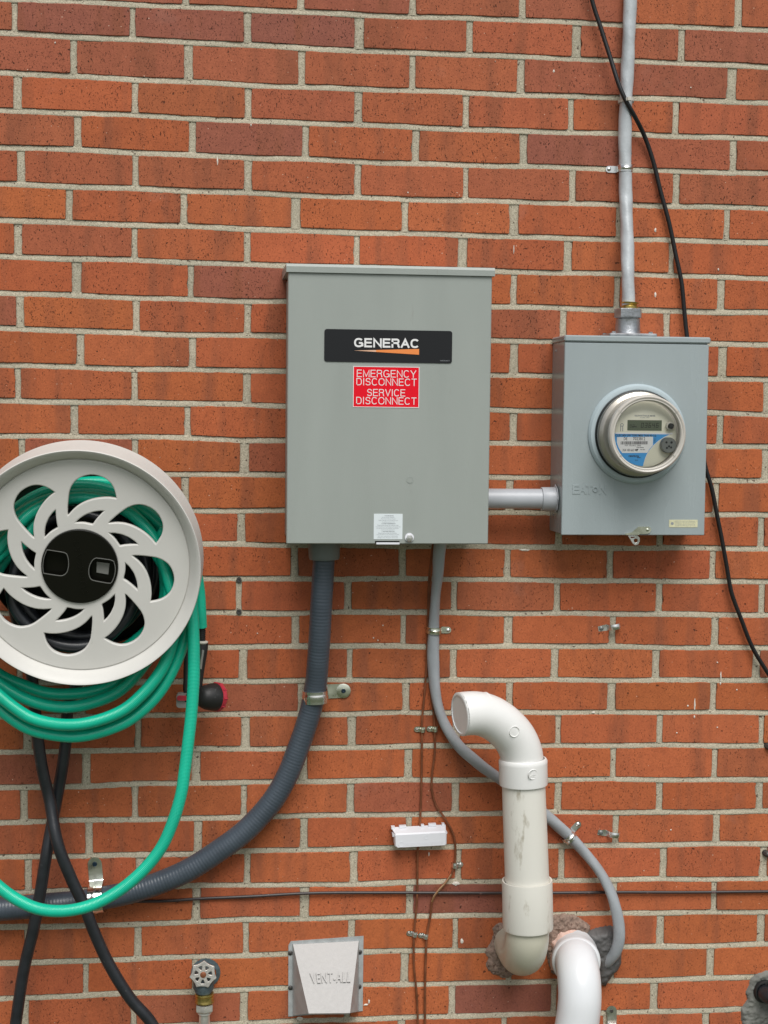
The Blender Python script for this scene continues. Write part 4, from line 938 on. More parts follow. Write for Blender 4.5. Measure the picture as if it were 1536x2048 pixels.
b = MB(); b.tube(path(w2b), .0023, 10); b.build("bright_bend", M['brightcu'], gw)
b = MB(); b.tube(path(w2c), .0023, 10); b.build("lower_length", M['copper'], gw)
g_ = "tiny copper wire clips"
strap("left of two tiny clips side by side above the white box", 845.5, 1459, 90, .0032, -1, .0125, .0105, 'yzinc', g_, cat="wire clip", thick=.0008, Dc=.005)
strap("right of two tiny clips side by side above the white box", 870.5, 1458, 90, .0032, -1, .0125, .0105, 'yzinc', g_, cat="wire clip", thick=.0008, Dc=.005)
strap("left of two tiny clips side by side beside the vent hood's upper right", 830, 1868.5, 84, .0032, -1, .0125, .0098, 'zinc', g_, cat="wire clip", thick=.0008, Dc=.005)
strap("right of two tiny clips side by side beside the vent hood's upper right", 852, 1872.5, 84, .0032, -1, .0115, .0098, 'zinc', g_, cat="wire clip", thick=.0008, Dc=.005)
strap("single tiny clip on the bent copper wire below right of the white box", 910, 1730.5, 90, .0035, 1, .0125, .0105, 'zinc', g_, cat="wire clip", thick=.0008, Dc=.006)
# ------------------------------------------------------------------ white terminal box
tb = thing("terminal_box", P(840, 1675, 0), "small white plastic terminal box clipped over the left copper wire", "junction box")
ang = math.radians(1.8); D0 = .034
c = P(841.5, 1676, D0); k = S(840, 1675, D0)
def rb(dx, dz): return (c.x + (dx * math.cos(ang) + dz * -math.sin(ang)) * k, c.z + (dx * math.sin(ang) + dz * math.cos(ang)) * k)
def slab(mb, rects):
    for (a0, b0, a1, b1, y0, y1) in rects:
        ps = [rb(a0, b0), rb(a1, b0), rb(a1, b1), rb(a0, b1)]; mb.prism(ps, y0, y1)
b = MB(); 
outline = [rb(x, z) for x, z in ((-47.5, -18.5), (49, -18.5), (52, -16), (52.5, 7), (50, 11), (-50, 11), (-52, 8), (-51.5, -15))]
inner = [rb(x, z) for x, z in ((-46, -17), (48, -17), (50, -15), (50.5, 5.5), (48.5, 8), (-48.5, 8), (-50, 5.5), (-49.5, -14))]
n = 8; vs = [(x, -.006, z + .0015) for x, z in outline] + [(x, -D0 + .003, z) for x, z in outline] + [(x, -D0, z) for x, z in inner]
b.add(vs, [(i, (i + 1) % n, n + (i + 1) % n, n + i) for i in range(n)] + [(n + i, n + (i + 1) % n, 2 * n + (i + 1) % n, 2 * n + i) for i in range(n)] + [tuple(range(2 * n, 3 * n))])
slab(b, [(-55, 2, -50, 8.5, .010, .024), (50, 2, 55, 6, .010, .022)])
# sloped top shelf
vs = []
for x, z, y in ((-51, 10.5, .031), (51, 10.5, .031), (54, 17, .008), (-56, 17, .008), (-51, 9, .028), (51, 9, .028), (54, 15, .004), (-56, 15, .004)):
    q = rb(x, z); vs.append((q[0], -y, q[1]))
b.add(vs, [(0, 1, 2, 3), (4, 5, 6, 7), (0, 1, 5, 4), (1, 2, 6, 5), (2, 3, 7, 6), (3, 0, 4, 7)])
slab(b, [(-56, 15, -49, 20, .006, .016), (-40, 16, -26, 20.5, .006, .014), (4, 16, 10, 20.5, .006, .014), (19, 16, 34, 21.5, .006, .014), (46, 15.5, 51, 21, .006, .015)])
cv_ = b.build("cover", M['bwhite'], tb, auto=25)
b = MB(); q0, q1 = rb(-30, -12.5), rb(44, -9.5); put_text(b, "INTERSYSTEM BONDING TERMINATION", q0, q1, D0 - .0001, .0004, ang=ang)
q0 = rb(11, 1); b.lathe([(.0042, 0), (.0042, .0005), (.0034, .0005), (.0034, 0)], (q0[0], -D0, q0[1]), seg=20, cap=False); q0 = rb(-39, -11); b.lathe([(.0052, 0), (.0052, .0005), (.0044, .0005), (.0044, 0)], (q0[0], -D0, q0[1]), seg=20, cap=False)
b.build("moulded_marks", M['bwhite'], cv_, auto=25)

# ------------------------------------------------------------------ thin wire along the mortar course
b = MB(); pts = path([(225, 1803, .012), (330, 1802, .008), (400, 1797.5, .006), (500, 1793, .006), (620, 1786.5, .007), (770, 1785.5, .006), (930, 1786, .006), (1080, 1786, .007), (1230, 1784.5, .006), (1380, 1784.5, .006), (1536, 1783, .006), (1700, 1782, .006)], .01)
b.tube(pts, .0030, 10); tag(b.build("telephone_wire", M['wire'], base=P(620, 1787, .007)), "thin dark wire running level across the bottom of the wall", "wire")

# ------------------------------------------------------------------ empty straps
def loose_strap(label, u, v, tilt, grp):
    c = P(u, v, 0); o = thing("loose_strap", c, label, "pipe strap", grp); k = S(u, v, 0); th = math.radians(tilt)
    A = Vector((math.cos(th), 0, math.sin(th))); Bz = Vector((-math.sin(th), 0, math.cos(th)))
    prof = [(-21, .5), (-4, .5), (-2, 3), (0, 9), (5, 13.5), (11, 15), (17, 13.5), (21, 9), (22.5, 3), (23, .5)]
    m_ = MB(); w = [8.5] * len(prof); vs = []
    for i, (x_, h_) in enumerate(prof):
        hw = (.0062 if i < 2 else .0052)
        for s_ in (-1, -.5, 0, .5, 1):
            bump = .0012 * (1 - abs(s_)) if i > 2 else 0
            vs.append(c + A * (x_ * k) + Bz * (hw * s_ * (.8 if i == 0 else 1)) + Vector((0, -(h_ * k + .001 + bump), 0)))
        for s_ in (1, .5, 0, -.5, -1): vs.append(c + A * (x_ * k) + Bz * (hw * s_ * (.8 if i == 0 else 1)) + Vector((0, -(h_ * k), 0)))
    n = len(prof); m_.add(vs, [(i * 10 + q, i * 10 + (q + 1) % 10, (i + 1) * 10 + (q + 1) % 10, (i + 1) * 10 + q) for i in range(n - 1) for q in range(10)] + [tuple(range(10)), tuple(range((n - 1) * 10, n * 10))])
    m_.build("band", M['zinc'], o, auto=40)
    s_ = c + A * (-15 * k) + Vector((0, -.0018, 0)); m_ = MB(); m_.lathe([(.0046, 0), (.0043, .0013), (.0026, .0025), (0, .0027)], s_, seg=16, cap=False); m_.build("screw", M['barrel'], o)
loose_strap("empty shiny strap screwed to the bricks under the meter box", 1217, 1254, 10, "empty straps")
loose_strap("empty shiny strap screwed to the bricks right of the looping grey cable", 1216, 1666, -6, "empty straps")
# bottom strap at the picture's foot
bs = thing("loose_strap", P(1222, 2030, 0), "empty rusty strap with paint on it at the lower edge beside the white pipe", "pipe strap", "empty straps")
b = MB(); c = P(1223, 2022, .003); b.lathe([(.0105, 0), (.0105, .0015), (.0035, .0016), (.0035, .0001)], (c.x, -.0015, c.z), seg=20, cap=False); c2 = P(1223, 2044, 0); b.box((c2.x - .0098, -.003, c2.z - .006), (c2.x + .0098, -.0005, c.z), .0006); b.box((c2.x - .0075, -.016, c2.z - .03), (c2.x + .012, -.0035, c2.z - .004), .002); b.build("band", M['zinc'], bs)
b = MB(); b.lathe([(.0036, 0), (.0034, .0018), (0, .002)], (c.x, -.0025, c.z), seg=14, cap=False); b.build("screw", M['dark'], bs)
b = MB(); b.box((c2.x - .004, -.0175, c2.z - .012), (c2.x + .016, -.0100, c2.z - .002), .002); b.build("paint_blob", M['paintspot'], bs)
for (u, v, lb) in ((478, 1160, "upper of two dark screws sunk in the mortar right of the hose reel"), (478, 1224, "lower of two dark screws sunk in the mortar right of the hose reel")):
    c = P(u, v, 0); m_ = MB(); m_.lathe([(.0052, -.006), (.0052, .001), (.0046, .0022), (.0020, .0022), (.0018, .0008), (0, .0006)], (c.x, 0, c.z), seg=16, cap=False)
    tag(m_.build("screw", M['dark'], base=c), lb, "screw", "screws in the mortar")
for (u, v, lb) in ((1535, 1492, "dark anchor stub in the joint at the right edge, upper one"), (1531, 1706, "dark anchor stub in the joint at the right edge, lower one")):
    c = P(u, v, 0); m_ = MB(); m_.lathe([(.0065, -.006), (.0065, .006), (.005, .009), (.003, .012), (0, .0125)], (c.x, 0, c.z), seg=8, cap=False, axis=(.3, -1, -.2))
    tag(m_.build("wall_anchor", M['dark'], base=c), lb, "anchor", "anchor stubs")

# ------------------------------------------------------------------ patches of mortar, foam and putty
def patch(poly_px, h, noise_amp, seed, D0=.001, step=.004, fall=.012):
    poly = [(P(u, v, 0).x, P(u, v, 0).z) for u, v in poly_px]; n = len(poly)
    xs = [p[0] for p in poly]; zs = [p[1] for p in poly]
    def dist(x, z):
        ins = False; d = 9
        for i in range(n):
            (xa, za), (xb, zb_) = poly[i], poly[(i + 1) % n]
            if (za > z) != (zb_ > z) and x < (xb - xa) * (z - za) / (zb_ - za) + xa: ins = not ins
            dx, dz = xb - xa, zb_ - za; t = max(0, min(1, ((x - xa) * dx + (z - za) * dz) / (dx * dx + dz * dz + 1e-12))); d = min(d, math.hypot(x - xa - t * dx, z - za - t * dz))
        return d if ins else -d
    from mathutils import noise as NZ
    nx, nz = int((max(xs) - min(xs)) / step) + 3, int((max(zs) - min(zs)) / step) + 3
    vs, idx = [], {}
    for i in range(nx):
        for j in range(nz):
            x, z = min(xs) - step + i * step, min(zs) - step + j * step
            d = dist(x, z) + .005 * NZ.noise(Vector((x * 60 + seed, z * 60, seed)))
            if d < -.004: continue
            q = .55 * NZ.noise(Vector((x * 45 + seed, z * 45, seed))) + .6 * NZ.noise(Vector((x * 120, z * 120 + seed, seed)))+ .55 * NZ.noise(Vector((x * 300, z * 300 + seed, seed)))
            t = max(0, min(1, d / fall)); y = D0 - .0045 * (1 if d < 0 else 0) + h * (t * (2 - t)) + noise_amp * q * min(1, max(d, 0) / .004)
            idx[(i, j)] = len(vs); vs.append((x, -y, z))
    fs = [(idx[(i, j)], idx[(i + 1, j)], idx[(i + 1, j + 1)], idx[(i, j + 1)]) for (i, j) in idx if (i + 1, j) in idx and (i + 1, j + 1) in idx and (i, j + 1) in idx]
    m_ = MB(); m_.add(vs, fs); return m_
m_ = patch([(1168, 1862), (1185, 1858), (1210, 1850), (1232, 1856), (1240, 1880), (1243, 1915), (1239, 1938), (1222, 1953), (1212, 1972), (1190, 1966), (1188, 1930), (1178, 1885)], .020, .0040, 3, step=.0022, fall=.016)
tag(m_.build("duct_seal", M['putty'], base=P(1210, 1910, 0), auto=70), "dark grey lump of putty sealing the grey cable's wall entry", "sealant")
m_ = patch([(1000, 1842), (985, 1856), (983, 1878), (976, 1892), (968, 1905), (974, 1916), (966, 1930), (976, 1942), (988, 1948), (1005, 1958), (1030, 1952), (1030, 1850)], .010, .0045, 9, step=.0020, fall=.028)
tag(m_.build("mortar_patch", M['mortarp'], base=P(1000, 1900, 0), auto=70), "ragged brownish mortar patch left of the white pipe's lower elbow", "mortar patch")
m_ = patch([(1096, 1832), (1125, 1828), (1160, 1835), (1182, 1852), (1172, 1872), (1190, 1900), (1170, 1950), (1100, 1950), (1090, 1900)], .007, .006, 15, step=.0022)
tag(m_.build("mortar_patch", M['mortarp'], base=P(1130, 1850, 0), auto=70), "ragged brownish mortar patch between the two white pipes' wall entries", "mortar patch")
m_ = patch([(1500, 1956), (1512, 1948), (1545, 1938), (1600, 1945), (1610, 2100), (1470, 2110), (1484, 2048), (1480, 2018), (1496, 2000), (1494, 1975)], .006, .0050, 21, step=.0022)
tag(m_.build("mortar_patch", M['greymort'], base=P(1510, 2000, 0), auto=70), "grey mortar patch at the lower right edge around a black pipe", "mortar patch")
bp_ = thing("black_pipe", P(1532, 1984, 0), "dark pipe stub in the grey mortar patch at the lower right edge", "pipe")
c = P(1531, 1984, .01); b = MB(); b.lathe([(.0215, -.004), (.0235, 0), (.0235, .006), (.021, .010), (.019, .010)], (c.x, -.003, c.z), seg=28, cap=False); b.build("flange", M['gasket'], bp_)
b = MB(); b.tube(spline([Vector((c.x, .02, c.z)), Vector((c.x, -.02, c.z - .002)), Vector((c.x + .02, -.04, c.z - .004)), Vector((c.x + .12, -.045, c.z - .006))], .004), .0165, 20); b.build("tube", M['bhose'], bp_)
# ------------------------------------------------------------------ white plastic vent pipes
vp = thing("vent_pipe", P(1050, 1900, 0), "tall off-white plastic vent pipe with an open elbow on top facing left", "pipe")
rp = .0398
el = [(920, 1428.5, .149), (938, 1426.5, .1445), (957, 1427, .140), (982, 1435, .134), (1008, 1452.5, .128), (1029, 1476, .122), (1041, 1502, .119), (1045.5, 1530, .118)]
b = MB(); pts = path(el, .004); b.tube(pts, rp, 48, cap=False); T0 = (pts[1] - pts[0]).normalized(); b.tube([pts[0] + T0 * .002, pts[0] - T0 * .0006, pts[0] - T0 * .0014, pts[0] - T0 * .0016, pts[0] - T0 * .0008, pts[0] + T0 * .001][:4] , [rp, rp, rp - .0012, rp - .0052], 48, cap=False)
# thick mouth and bore
inn = MB(); T0 = (pts[1] - pts[0]).normalized()
b.tube([pts[0] + T0 * .055, pts[0] + T0 * .002, pts[0] - T0 * .0003, pts[0]], [rp - .005, rp - .005, rp - .003, rp], 48, cap=False)
b.build("elbow", M['pvc'], vp, auto=50)
b = MB(); b.tube([pts[0] - T0 * .0016] + pts[1:], [rp - .0052] + [rp - .0060] * (len(pts) - 1), 48, cap=False); b.build("elbow_bore", M['bore'], vp)
def cyl(mb, p0, p1, prof, seg=48):
    """prof: (radius, fraction along p0-p1)"""
    p0, p1 = Vector(p0), Vector(p1); L_ = (p1 - p0).length; mb.lathe([(r, f * L_) for r, f in prof], p0, axis=(p1 - p0), seg=seg, cap=False)
a0, a1 = P(1046, 1518, .118), P(1047, 1568.5, .119)
b = MB(); cyl(b, a0, a1, [(.0400, -.03), (.0432, -.02), (.0452, .05), (.0452, .16), (.0450, .22), (.0450, .94), (.0445, 1.0), (.0398, 1.0)]); cpl = b.build("upper_coupling", M['pvc'], vp, auto=40)
# round moulded maker mark: ring with a bridge
b = MB(); q = P(1066, 1549, .119 + .0440)
def onring(dx, dz): return q + Vector((dx, .0007 + .5 * abs(dx) * .35 + dx * .45, dz))
def ringmark(mb, c, r, w, rx=0.45):
    vs = []; n = 24
    for i in range(n):
        a_ = 2 * math.pi * i / n
        for rr, yy in ((r, .0010), (r - w * .5, -.0012), (r - w, .0010)): 
            x_, z_ = rr * math.cos(a_), rr * math.sin(a_); vs.append(c + Vector((x_, x_ * rx + yy, z_)))
    mb.add(vs, [(i * 3 + k_, ((i + 1) % n) * 3 + k_, ((i + 1) % n) * 3 + k_ + 1, i * 3 + k_ + 1) for i in range(n) for k_ in (0, 1)])
ringmark(b, q + Vector((0, .0002, 0)), .0098, .0022)
for i in range(2):
    zz = -.003 - i * .003; b.add([q + Vector((x_, x_ * .45 - .0008, zz + z_)) for x_, z_ in ((-.008, 0), (0, .0035), (.008, 0), (.008, -.001), (0, .0025), (-.008, -.001))], [(0, 1, 4, 5), (1, 2, 3, 4)])
b.build("moulded_mark", M['pvc'], cpl, auto=40)
b = MB(); q2 = P(1028.5, 1463, .128 + .0365); ringmark(b, q2 + Vector((0, -.0012, 0)), .0106, .0022, .25)
b.box((q2.x - .0012, q2.y - .0008, q2.z - .006), (q2.x + .0008, q2.y + .002, q2.z + .007)); b.build("moulded_disc", M['pvc'], vp)
b = MB(); cyl(b, P(1046.8, 1560, .119), P(1054.5, 1770, .121), [(.0402, 0), (.0412, 1)]); b.build("upright_pipe", M['pvcold'], vp)
b = MB(); cyl(b, P(1054.2, 1760, .1212), P(1056, 1856, .122), [(.0414, .04), (.0440, .0), (.0467, -.005), (.0470, .02), (.0472, .96), (.0464, 1.0), (.040, 1.0)]); b.build("lower_coupling", M['pvcold'], vp, auto=40)
b = MB(); e0 = P(1056, 1850, .122); pts = [e0]
R_ = .075; zc_ = e0.z - .012
for i in range(15):
    a_ = math.radians(90 * i / 14); pts.append(Vector((e0.x - .001, e0.y + R_ * (1 - math.cos(a_)), zc_ - R_ * math.sin(a_) * .86)))
pts.append(Vector((pts[-1].x, .03, pts[-1].z))); b.tube(spline(pts, .006), .0405, 48, cap=False); b.build("lower_elbow", M['pvcyel'], vp)
b = MB(); gp = P(1054.2, 1760, .1212); gd = (P(1056, 1856, .122) - gp).normalized(); rj = random.Random(4)
for i in range(40):
    a_ = math.pi * (i / 39) + math.pi * .0; rr = .0418; b.lathe([(rj.uniform(.0006, .0016), 0), (.0004, rj.uniform(.0004, .0016))], gp + gd * .0035 + Vector((math.cos(a_) * rr, -math.sin(a_) * rr, 0)), axis=(0, 0, 1), seg=6)
b.build('grime_line', M['dark'], vp)
v2 = thing("drain_pipe", P(1155, 1925, 0), "shorter bright white plastic pipe leaving the wall through pink foam and bending down", "pipe")
b = MB(); en = [P(1148, 1905, -.04), P(1149, 1907, .00), P(1151, 1912, .035), P(1154, 1930, .072), P(1158, 1958, .098), P(1159.5, 1995, .112), P(1156, 2035, .116), P(1148, 2085, .116), P(1140, 2200, .112), P(1138, 2420, .10)]
b.tube(spline(en, .005), .0408, 48, cap=False); b.build("bent_pipe", M['pvcblue'], v2)
b = MB(); cpt = P(1151.5, 1919, .040); dr = (P(1155, 1940, .078) - P(1149, 1907, .0)).normalized(); b.lathe([(.0405, -.045), (.0440, -.044), (.0448, -.03), (.0452, -.004), (.0468, 0), (.0472, .006), (.0466, .013), (.0445, .0155), (.0408, .0162)], cpt, axis=dr, seg=56, cap=False); b.build("collar", M['pvcblue'], v2, auto=50)
m_ = MB(); cf = P(1147, 1890, 0)
m_ = patch([(1098, 1905), (1102, 1880), (1118, 1862), (1140, 1855), (1165, 1860), (1182, 1878), (1192, 1900), (1196, 1935), (1150, 1950), (1100, 1940)], .038, .004, 33, step=.0022, fall=.016)
tag(m_.build("foam", M['pinkfoam'], base=cf, auto=70), "pinkish expanding foam around the shorter white pipe's wall entry", "foam")

# ------------------------------------------------------------------ vent hood
D = .002
vh = thing("vent_hood", P(650, 1950, 0), "small galvanised wall vent hood with VENT-ALL pressed into its sloping face", "vent hood")
A_, B_, C_, E_ = P(578, 1876, D), P(727, 1873.5, D), P(725.5, 2021.5, D), P(577, 2033, D)
A_, B_, C_, E_ = P(577, 1883, D), P(727, 1872, D), P(725.5, 2022, D), P(576.5, 2033, D)
b = MB()
def mixp(p, q, t): return p * (1 - t) + q * t
pl_ = [mixp(A_, B_, .03), B_, C_, E_, mixp(A_, E_, .05)]
b.prism([(p.x, p.z) for p in pl_], .0006, .0022); fl_ = b.build("mounting_flange", M['galv'], vh, smooth=False)
# hood face slopes outwards downwards; narrower at the bottom
t0, t1 = P(586, 1889, .006), P(717.5, 1882, .006); h0, h1 = P(617.5, 2027, .080), P(700, 2026, .080)
w0, w1, w2, w3 = P(585, 1888, .0024), P(718, 1881, .0024), P(718, 2023, .0024), P(585, 2031, .0024)
vs = [t0, t1, h1, h0, w0, w1, w2, w3]
b = MB(); nn = 12
grid = []
for i in range(nn + 1):
    t = i / nn; l_, r_2 = mixp(t0, h0, t), mixp(t1, h1, t); bow = .0
    for j in range(nn + 1): 
        s_ = j / nn; p = mixp(l_, r_2, s_); p = p + Vector((0, -.0015 * math.sin(math.pi * s_) * math.sin(math.pi * t) , 0)); grid.append(p)
b.add(grid, [(i * (nn + 1) + j, i * (nn + 1) + j + 1, (i + 1) * (nn + 1) + j + 1, (i + 1) * (nn + 1) + j) for i in range(nn) for j in range(nn)])
face = b.build("hood_face", M['galvflat'], vh)
b = MB(); b.add(vs, [(0, 3, 7, 4), (1, 5, 6, 2), (0, 4, 5, 1)]); b.build("hood_cheeks", M['galv'], vh, smooth=False)
b = MB(); lip0, lip1 = h0 + Vector((0, 0, -.004)), h1 + Vector((0, 0, -.004)); b.add([h0, h1, h1 + Vector((0, .002, -.003)), h0 + Vector((0, .002, -.003))], [(0, 1, 2, 3)]); b.build("lip", M['galvflat'], vh, smooth=False)
# pressed lettering on the slope
me = text_mesh("VENT-ALL", .012, .5, 1.12); co = np.array([v.co[:] for v in me.vertices]); lo, hi = co.min(0), co.max(0)
b = MB(); nrm = (t1 - t0).cross(h0 - t0).normalized(); nrm = -nrm if nrm.y > 0 else nrm
vs = []
for x_, y_, z_ in co:
    s_ = .245 + (x_ - lo[0]) / (hi[0] - lo[0]) * .60; t = .575 - (y_ - lo[1]) / (hi[1] - lo[1]) * .15
    p = mixp(mixp(t0, h0, t), mixp(t1, h1, t), s_ + (s_ - .5) * .25) ; vs.append(p + nrm * (.0012 + .0022 * (z_ + .5)) + Vector((0, -.0012, 0)))
b.add(vs, [tuple(p.vertices) for p in me.polygons]); bpy.data.meshes.remove(me); b.build("lettering", M['galvflat'], face, auto=30)
for (u, v) in ((580.5, 1906), (719.5, 1904), (581, 1975.5), (718.5, 1973)):
    c = P(u, v, .0022); b = MB(); b.lathe([(.0046, 0), (.0044, .0012), (.003, .0022), (0, .0024)], c, seg=14, cap=False); b.box((c.x - .0035, c.y - .0028, c.z - .0005), (c.x + .0035, c.y - .0020, c.z + .0005)); b.build("screw", M['dark'], vh)

# ------------------------------------------------------------------ outdoor tap
fp = thing("outdoor_tap", P(406, 1965, 0), "outdoor tap with cast round wheel handle, brass collar and bright stem at the lower edge", "tap")
c = P(406.5, 1949, .052); k = S(406, 1949, .052)
outl, n = [], 120
for i in range(n):
    a_ = 2 * math.pi * i / n; q = (a_ * 7 / (2 * math.pi) + .32) % 1; d_ = abs(q - .5) * 2; outl.append(((22.2 + 4.4 * d_ ** 2.2) * k * math.cos(a_), (22.2 + 4.4 * d_ ** 2.2) * k * math.sin(a_)))
spl = [outl]
for i in range(7):
    a_ = 2 * math.pi * (i + .18) / 7 ; h_ = []
    for rr, da in ((9.2, -.16), (14, -.29), (17.6, -.30), (18.8, -.12), (18.8, .12), (17.6, .30), (14, .29), (9.2, .16)): h_.append((rr * k * math.cos(a_ + da), rr * k * math.sin(a_ + da)))
    spl.append(h_)
vs, fs = flat_curve(spl, .0016, .0011)
b = MB(); tl_ = math.radians(-8); R3 = Matrix.Rotation(tl_, 3, 'X')
b.add([R3 @ Vector(p) + c for p in vs], fs); wh = b.build("wheel_handle", M['wheel'], fp)
b = MB(); b.lathe([(.0060, .001), (.0056, .0035), (.003, .0045), (0, .0045)], c, axis=(0, -1, .14), seg=16, cap=False); b.build("handle_screw", M['copper'], wh)
b = MB(); yc = .034; b.tube([c + Vector((0, .0, 0)), c + Vector((0, .012, -.003)), Vector((c.x, -.012, c.z - .012)), Vector((c.x + .002, .01, c.z - .016))], [.006, .010, .015, .017], 16)
n0 = P(407, 1972, yc)
b.tube([Vector((c.x + .001, -yc + .01, c.z - .006)), Vector((n0.x, -yc, n0.z - .004)), Vector((n0.x, -yc, n0.z - .012))], [.019, .0195, .0155], 20)
b.lathe([(.028, .0), (.028, .003), (.020, .004)], (c.x + .004, 0, c.z - .016), seg=20, cap=False)
b.build("body", M['tapbody'], fp)
def zs(v): return P(408, v, yc).z
xx = P(409, 2010, yc).x
b = MB(); b.lathe([(.0150, 0), (.0172, .0008), (.0176, .004), (.0160, .005), (.0176, .006), (.0176, .015), (.0182, .0165), (.0182, .018), (.0165, .0185)], (xx, -yc, zs(1985)), axis=(0, 0, -1), seg=32); b.build("brass_collar", M['brass'], fp)
b = MB(); b.lathe([(.0150, 0), (.0170, .0005), (.0175, .003), (.0175, .012), (.0165, .0142), (.012, .0143)], (xx, -yc, zs(2007)), axis=(0, 0, -1), seg=6); b.build("hex_nut", M['nickel'], fp, auto=20)
b = MB(); b.lathe([(.0125, 0), (.0130, .0035), (.0105, .004), (.0103, .006), (.0100, .2), (.0100, .3)], (xx, -yc, zs(2023)), axis=(0, 0, -1), seg=28); b.build("stem", M['nickel'], fp)

# ------------------------------------------------------------------ hose reel
DR = .235
rc = P(160, 1132, DR); k = S(160, 1132, DR)
hr = thing("hose_reel", rc, "large round beige plastic hose reel with petal shaped cut-outs and black centre cap", "hose reel")
hr.rotation_euler = (math.radians(9), 0, math.radians(-.8))
PB[hr.name] = Vector((0, 0, 0))      # its parts are modelled around its own centre
def zp(X, Y): return ((X / 3.4909 - 160) * k, -(860 + Y / 3.4909 - 1132) * k)
petal = [(478, 592), (470, 572), (472, 520), (478, 460), (486, 408), (502, 368), (530, 328), (565, 302), (608, 285), (655, 278), (705, 286), (752, 306), (788, 338), (812, 378), (824, 420), (830, 458), (826, 466), (770, 458), (715, 460), (660, 470), (608, 488), (560, 515), (522, 548), (492, 584)]
small = [(520, 636), (552, 600), (600, 567), (655, 546), (705, 538), (742, 540), (745, 548), (712, 582), (680, 620), (658, 654), (640, 652), (590, 640), (530, 640)]
def rot2(p, a_): return (p[0] * math.cos(a_) - p[1] * math.sin(a_), p[0] * math.sin(a_) + p[1] * math.cos(a_))
def smooth2(poly):
    out = []; n = len(poly)
    for i in range(n):
        p, q = poly[i], poly[(i + 1) % n]; out.append((p[0] * .8 + q[0] * .2, p[1] * .8 + q[1] * .2)); out.append((p[0] * .2 + q[0] * .8, p[1] * .2 + q[1] * .8))
    return out
spl = [[(.183 * math.cos(2 * math.pi * i / 160), .183 * math.sin(2 * math.pi * i / 160)) for i in range(160)]]
for i in range(8):
    a_ = math.radians(45 * i)
    spl.append([rot2(p, a_) for p in smooth2([zp(*q) for q in petal])]); spl.append([rot2(p, a_) for p in smooth2([zp(*q) for q in small])])
spl.append([(.0660 * math.cos(2 * math.pi * i / 64), .0660 * math.sin(2 * math.pi * i / 64)) for i in range(64)])
vs, fs = flat_curve(spl, .0030, .0022, 3)
b = MB(); b.add([(x, y + .003, z) for x, y, z in vs], fs)
b.lathe([(.1785, -.003), (.1795, .0018), (.1815, .0022), (.1835, .0012), (.1850, -.0005), (.1875, .003), (.1925, .014), (.1975, .0205), (.2022, .0255), (.2042, .0262), (.2052, .0250), (.2054, .022), (.2053, .0100), (.2054, .002), (.2060, -.02), (.2068, -.050), (.2076, -.056), (.2052, -.056), (.2042, -.030), (.2034, .010), (.2012, .018), (.197, .014), (.190, .002), (.186, -.006), (.1785, -.006)], (0, 0, 0), seg=180, cap=False)
b.build("front_flange", M['reel'], hr, auto=45)
# centre cap with two finger slots
Rc = 75.6 * k
cs = [[(Rc * math.cos(2 * math.pi * i / 96), Rc * math.sin(2 * math.pi * i / 96)) for i in range(96)]]
def cz(X, Y): return ((60 + X / 7.68 - 160) * k, -(1040 + Y / 7.68 - 1133) * k)
sl1 = [cz(*q) for q in ((240, 442), (275, 440), (530, 482), (560, 495), (582, 520), (600, 600), (600, 700), (580, 790), (545, 835), (500, 858), (460, 860), (205, 822), (196, 800), (190, 700), (205, 560))]
sl2 = [cz(*q) for q in ((1290, 606), (1030, 570), (1000, 578), (960, 615), (925, 680), (905, 760), (908, 850), (930, 905), (965, 935), (1230, 985), (1262, 960), (1300, 870), (1318, 780), (1315, 700))]
inset = lambda pl, f=.93: pl
# slots are kept just inside the cap's edge
def clampin(pl, rmax): 
    out = []
    for x, z in pl:
        r_ = math.hypot(x, z); f_ = min(1, rmax / r_) if r_ > 0 else 1; out.append((x * f_, z * f_))
    return out
sl1, sl2 = clampin(sl1, Rc * .975), clampin(sl2, Rc * .975)
vs, fs = flat_curve(cs + [sl1, sl2], .0010, .0009, 2)
b = MB(); b.add([(x, y - .0042, z) for x, y, z in vs], fs); b.lathe([(Rc + .0003, -.004), (Rc + .0010, .0015), (Rc - .0002, .0022)], (0, 0, 0), seg=96, cap=False); cap_ = b.build("centre_cap", M['cap'], hr)
def rim(pl, nm):
    m_ = MB(); pts = [Vector((x, -.0058, z)) for x, z in smooth2(pl)]; pts.append(pts[0]); m_.tube(pts, .0009, 6, cap=False); m_.build(nm, M['capedge'], cap_)
rim(sl1, "slot_rim"); rim(sl2, "slot_rim")
b = MB(); b.lathe([(Rc * .985, -.010), (0, -.010)], (0, 0, 0), seg=64, cap=False); b.build("slot_floor", M['cap'], cap_)
b = MB(); sq = [cz(1020, 668), cz(1216, 692), cz(1195, 872), cz(1012, 838)]; b.prism(sq, -.0092, -.0085); b.build("grey_tab", M['greyp'], cap_, smooth=False)
me = text_mesh("SUNCAST", .01, .5, 1.25); co = np.array([v.co[:] for v in me.vertices]); lo, hi = co.min(0), co.max(0); b = MB(); tt_ = math.radians(98)
vs = []
for x_, y_, z_ in co:
    x2 = ((x_ - lo[0]) / (hi[0] - lo[0]) - .5) * 118 * k; y2 = ((y_ - lo[1]) / (hi[1] - lo[1]) - .5) * 12 * k
    vs.append((x2 * math.cos(tt_) - y2 * math.sin(tt_) + 2 * k, -.0060 - .0006 * (z_ + .5), x2 * math.sin(tt_) + y2 * math.cos(tt_)))
b.add(vs, [tuple(p.vertices) for p in me.polygons]); bpy.data.meshes.remove(me); b.build("embossed_name", M['cap'], cap_)
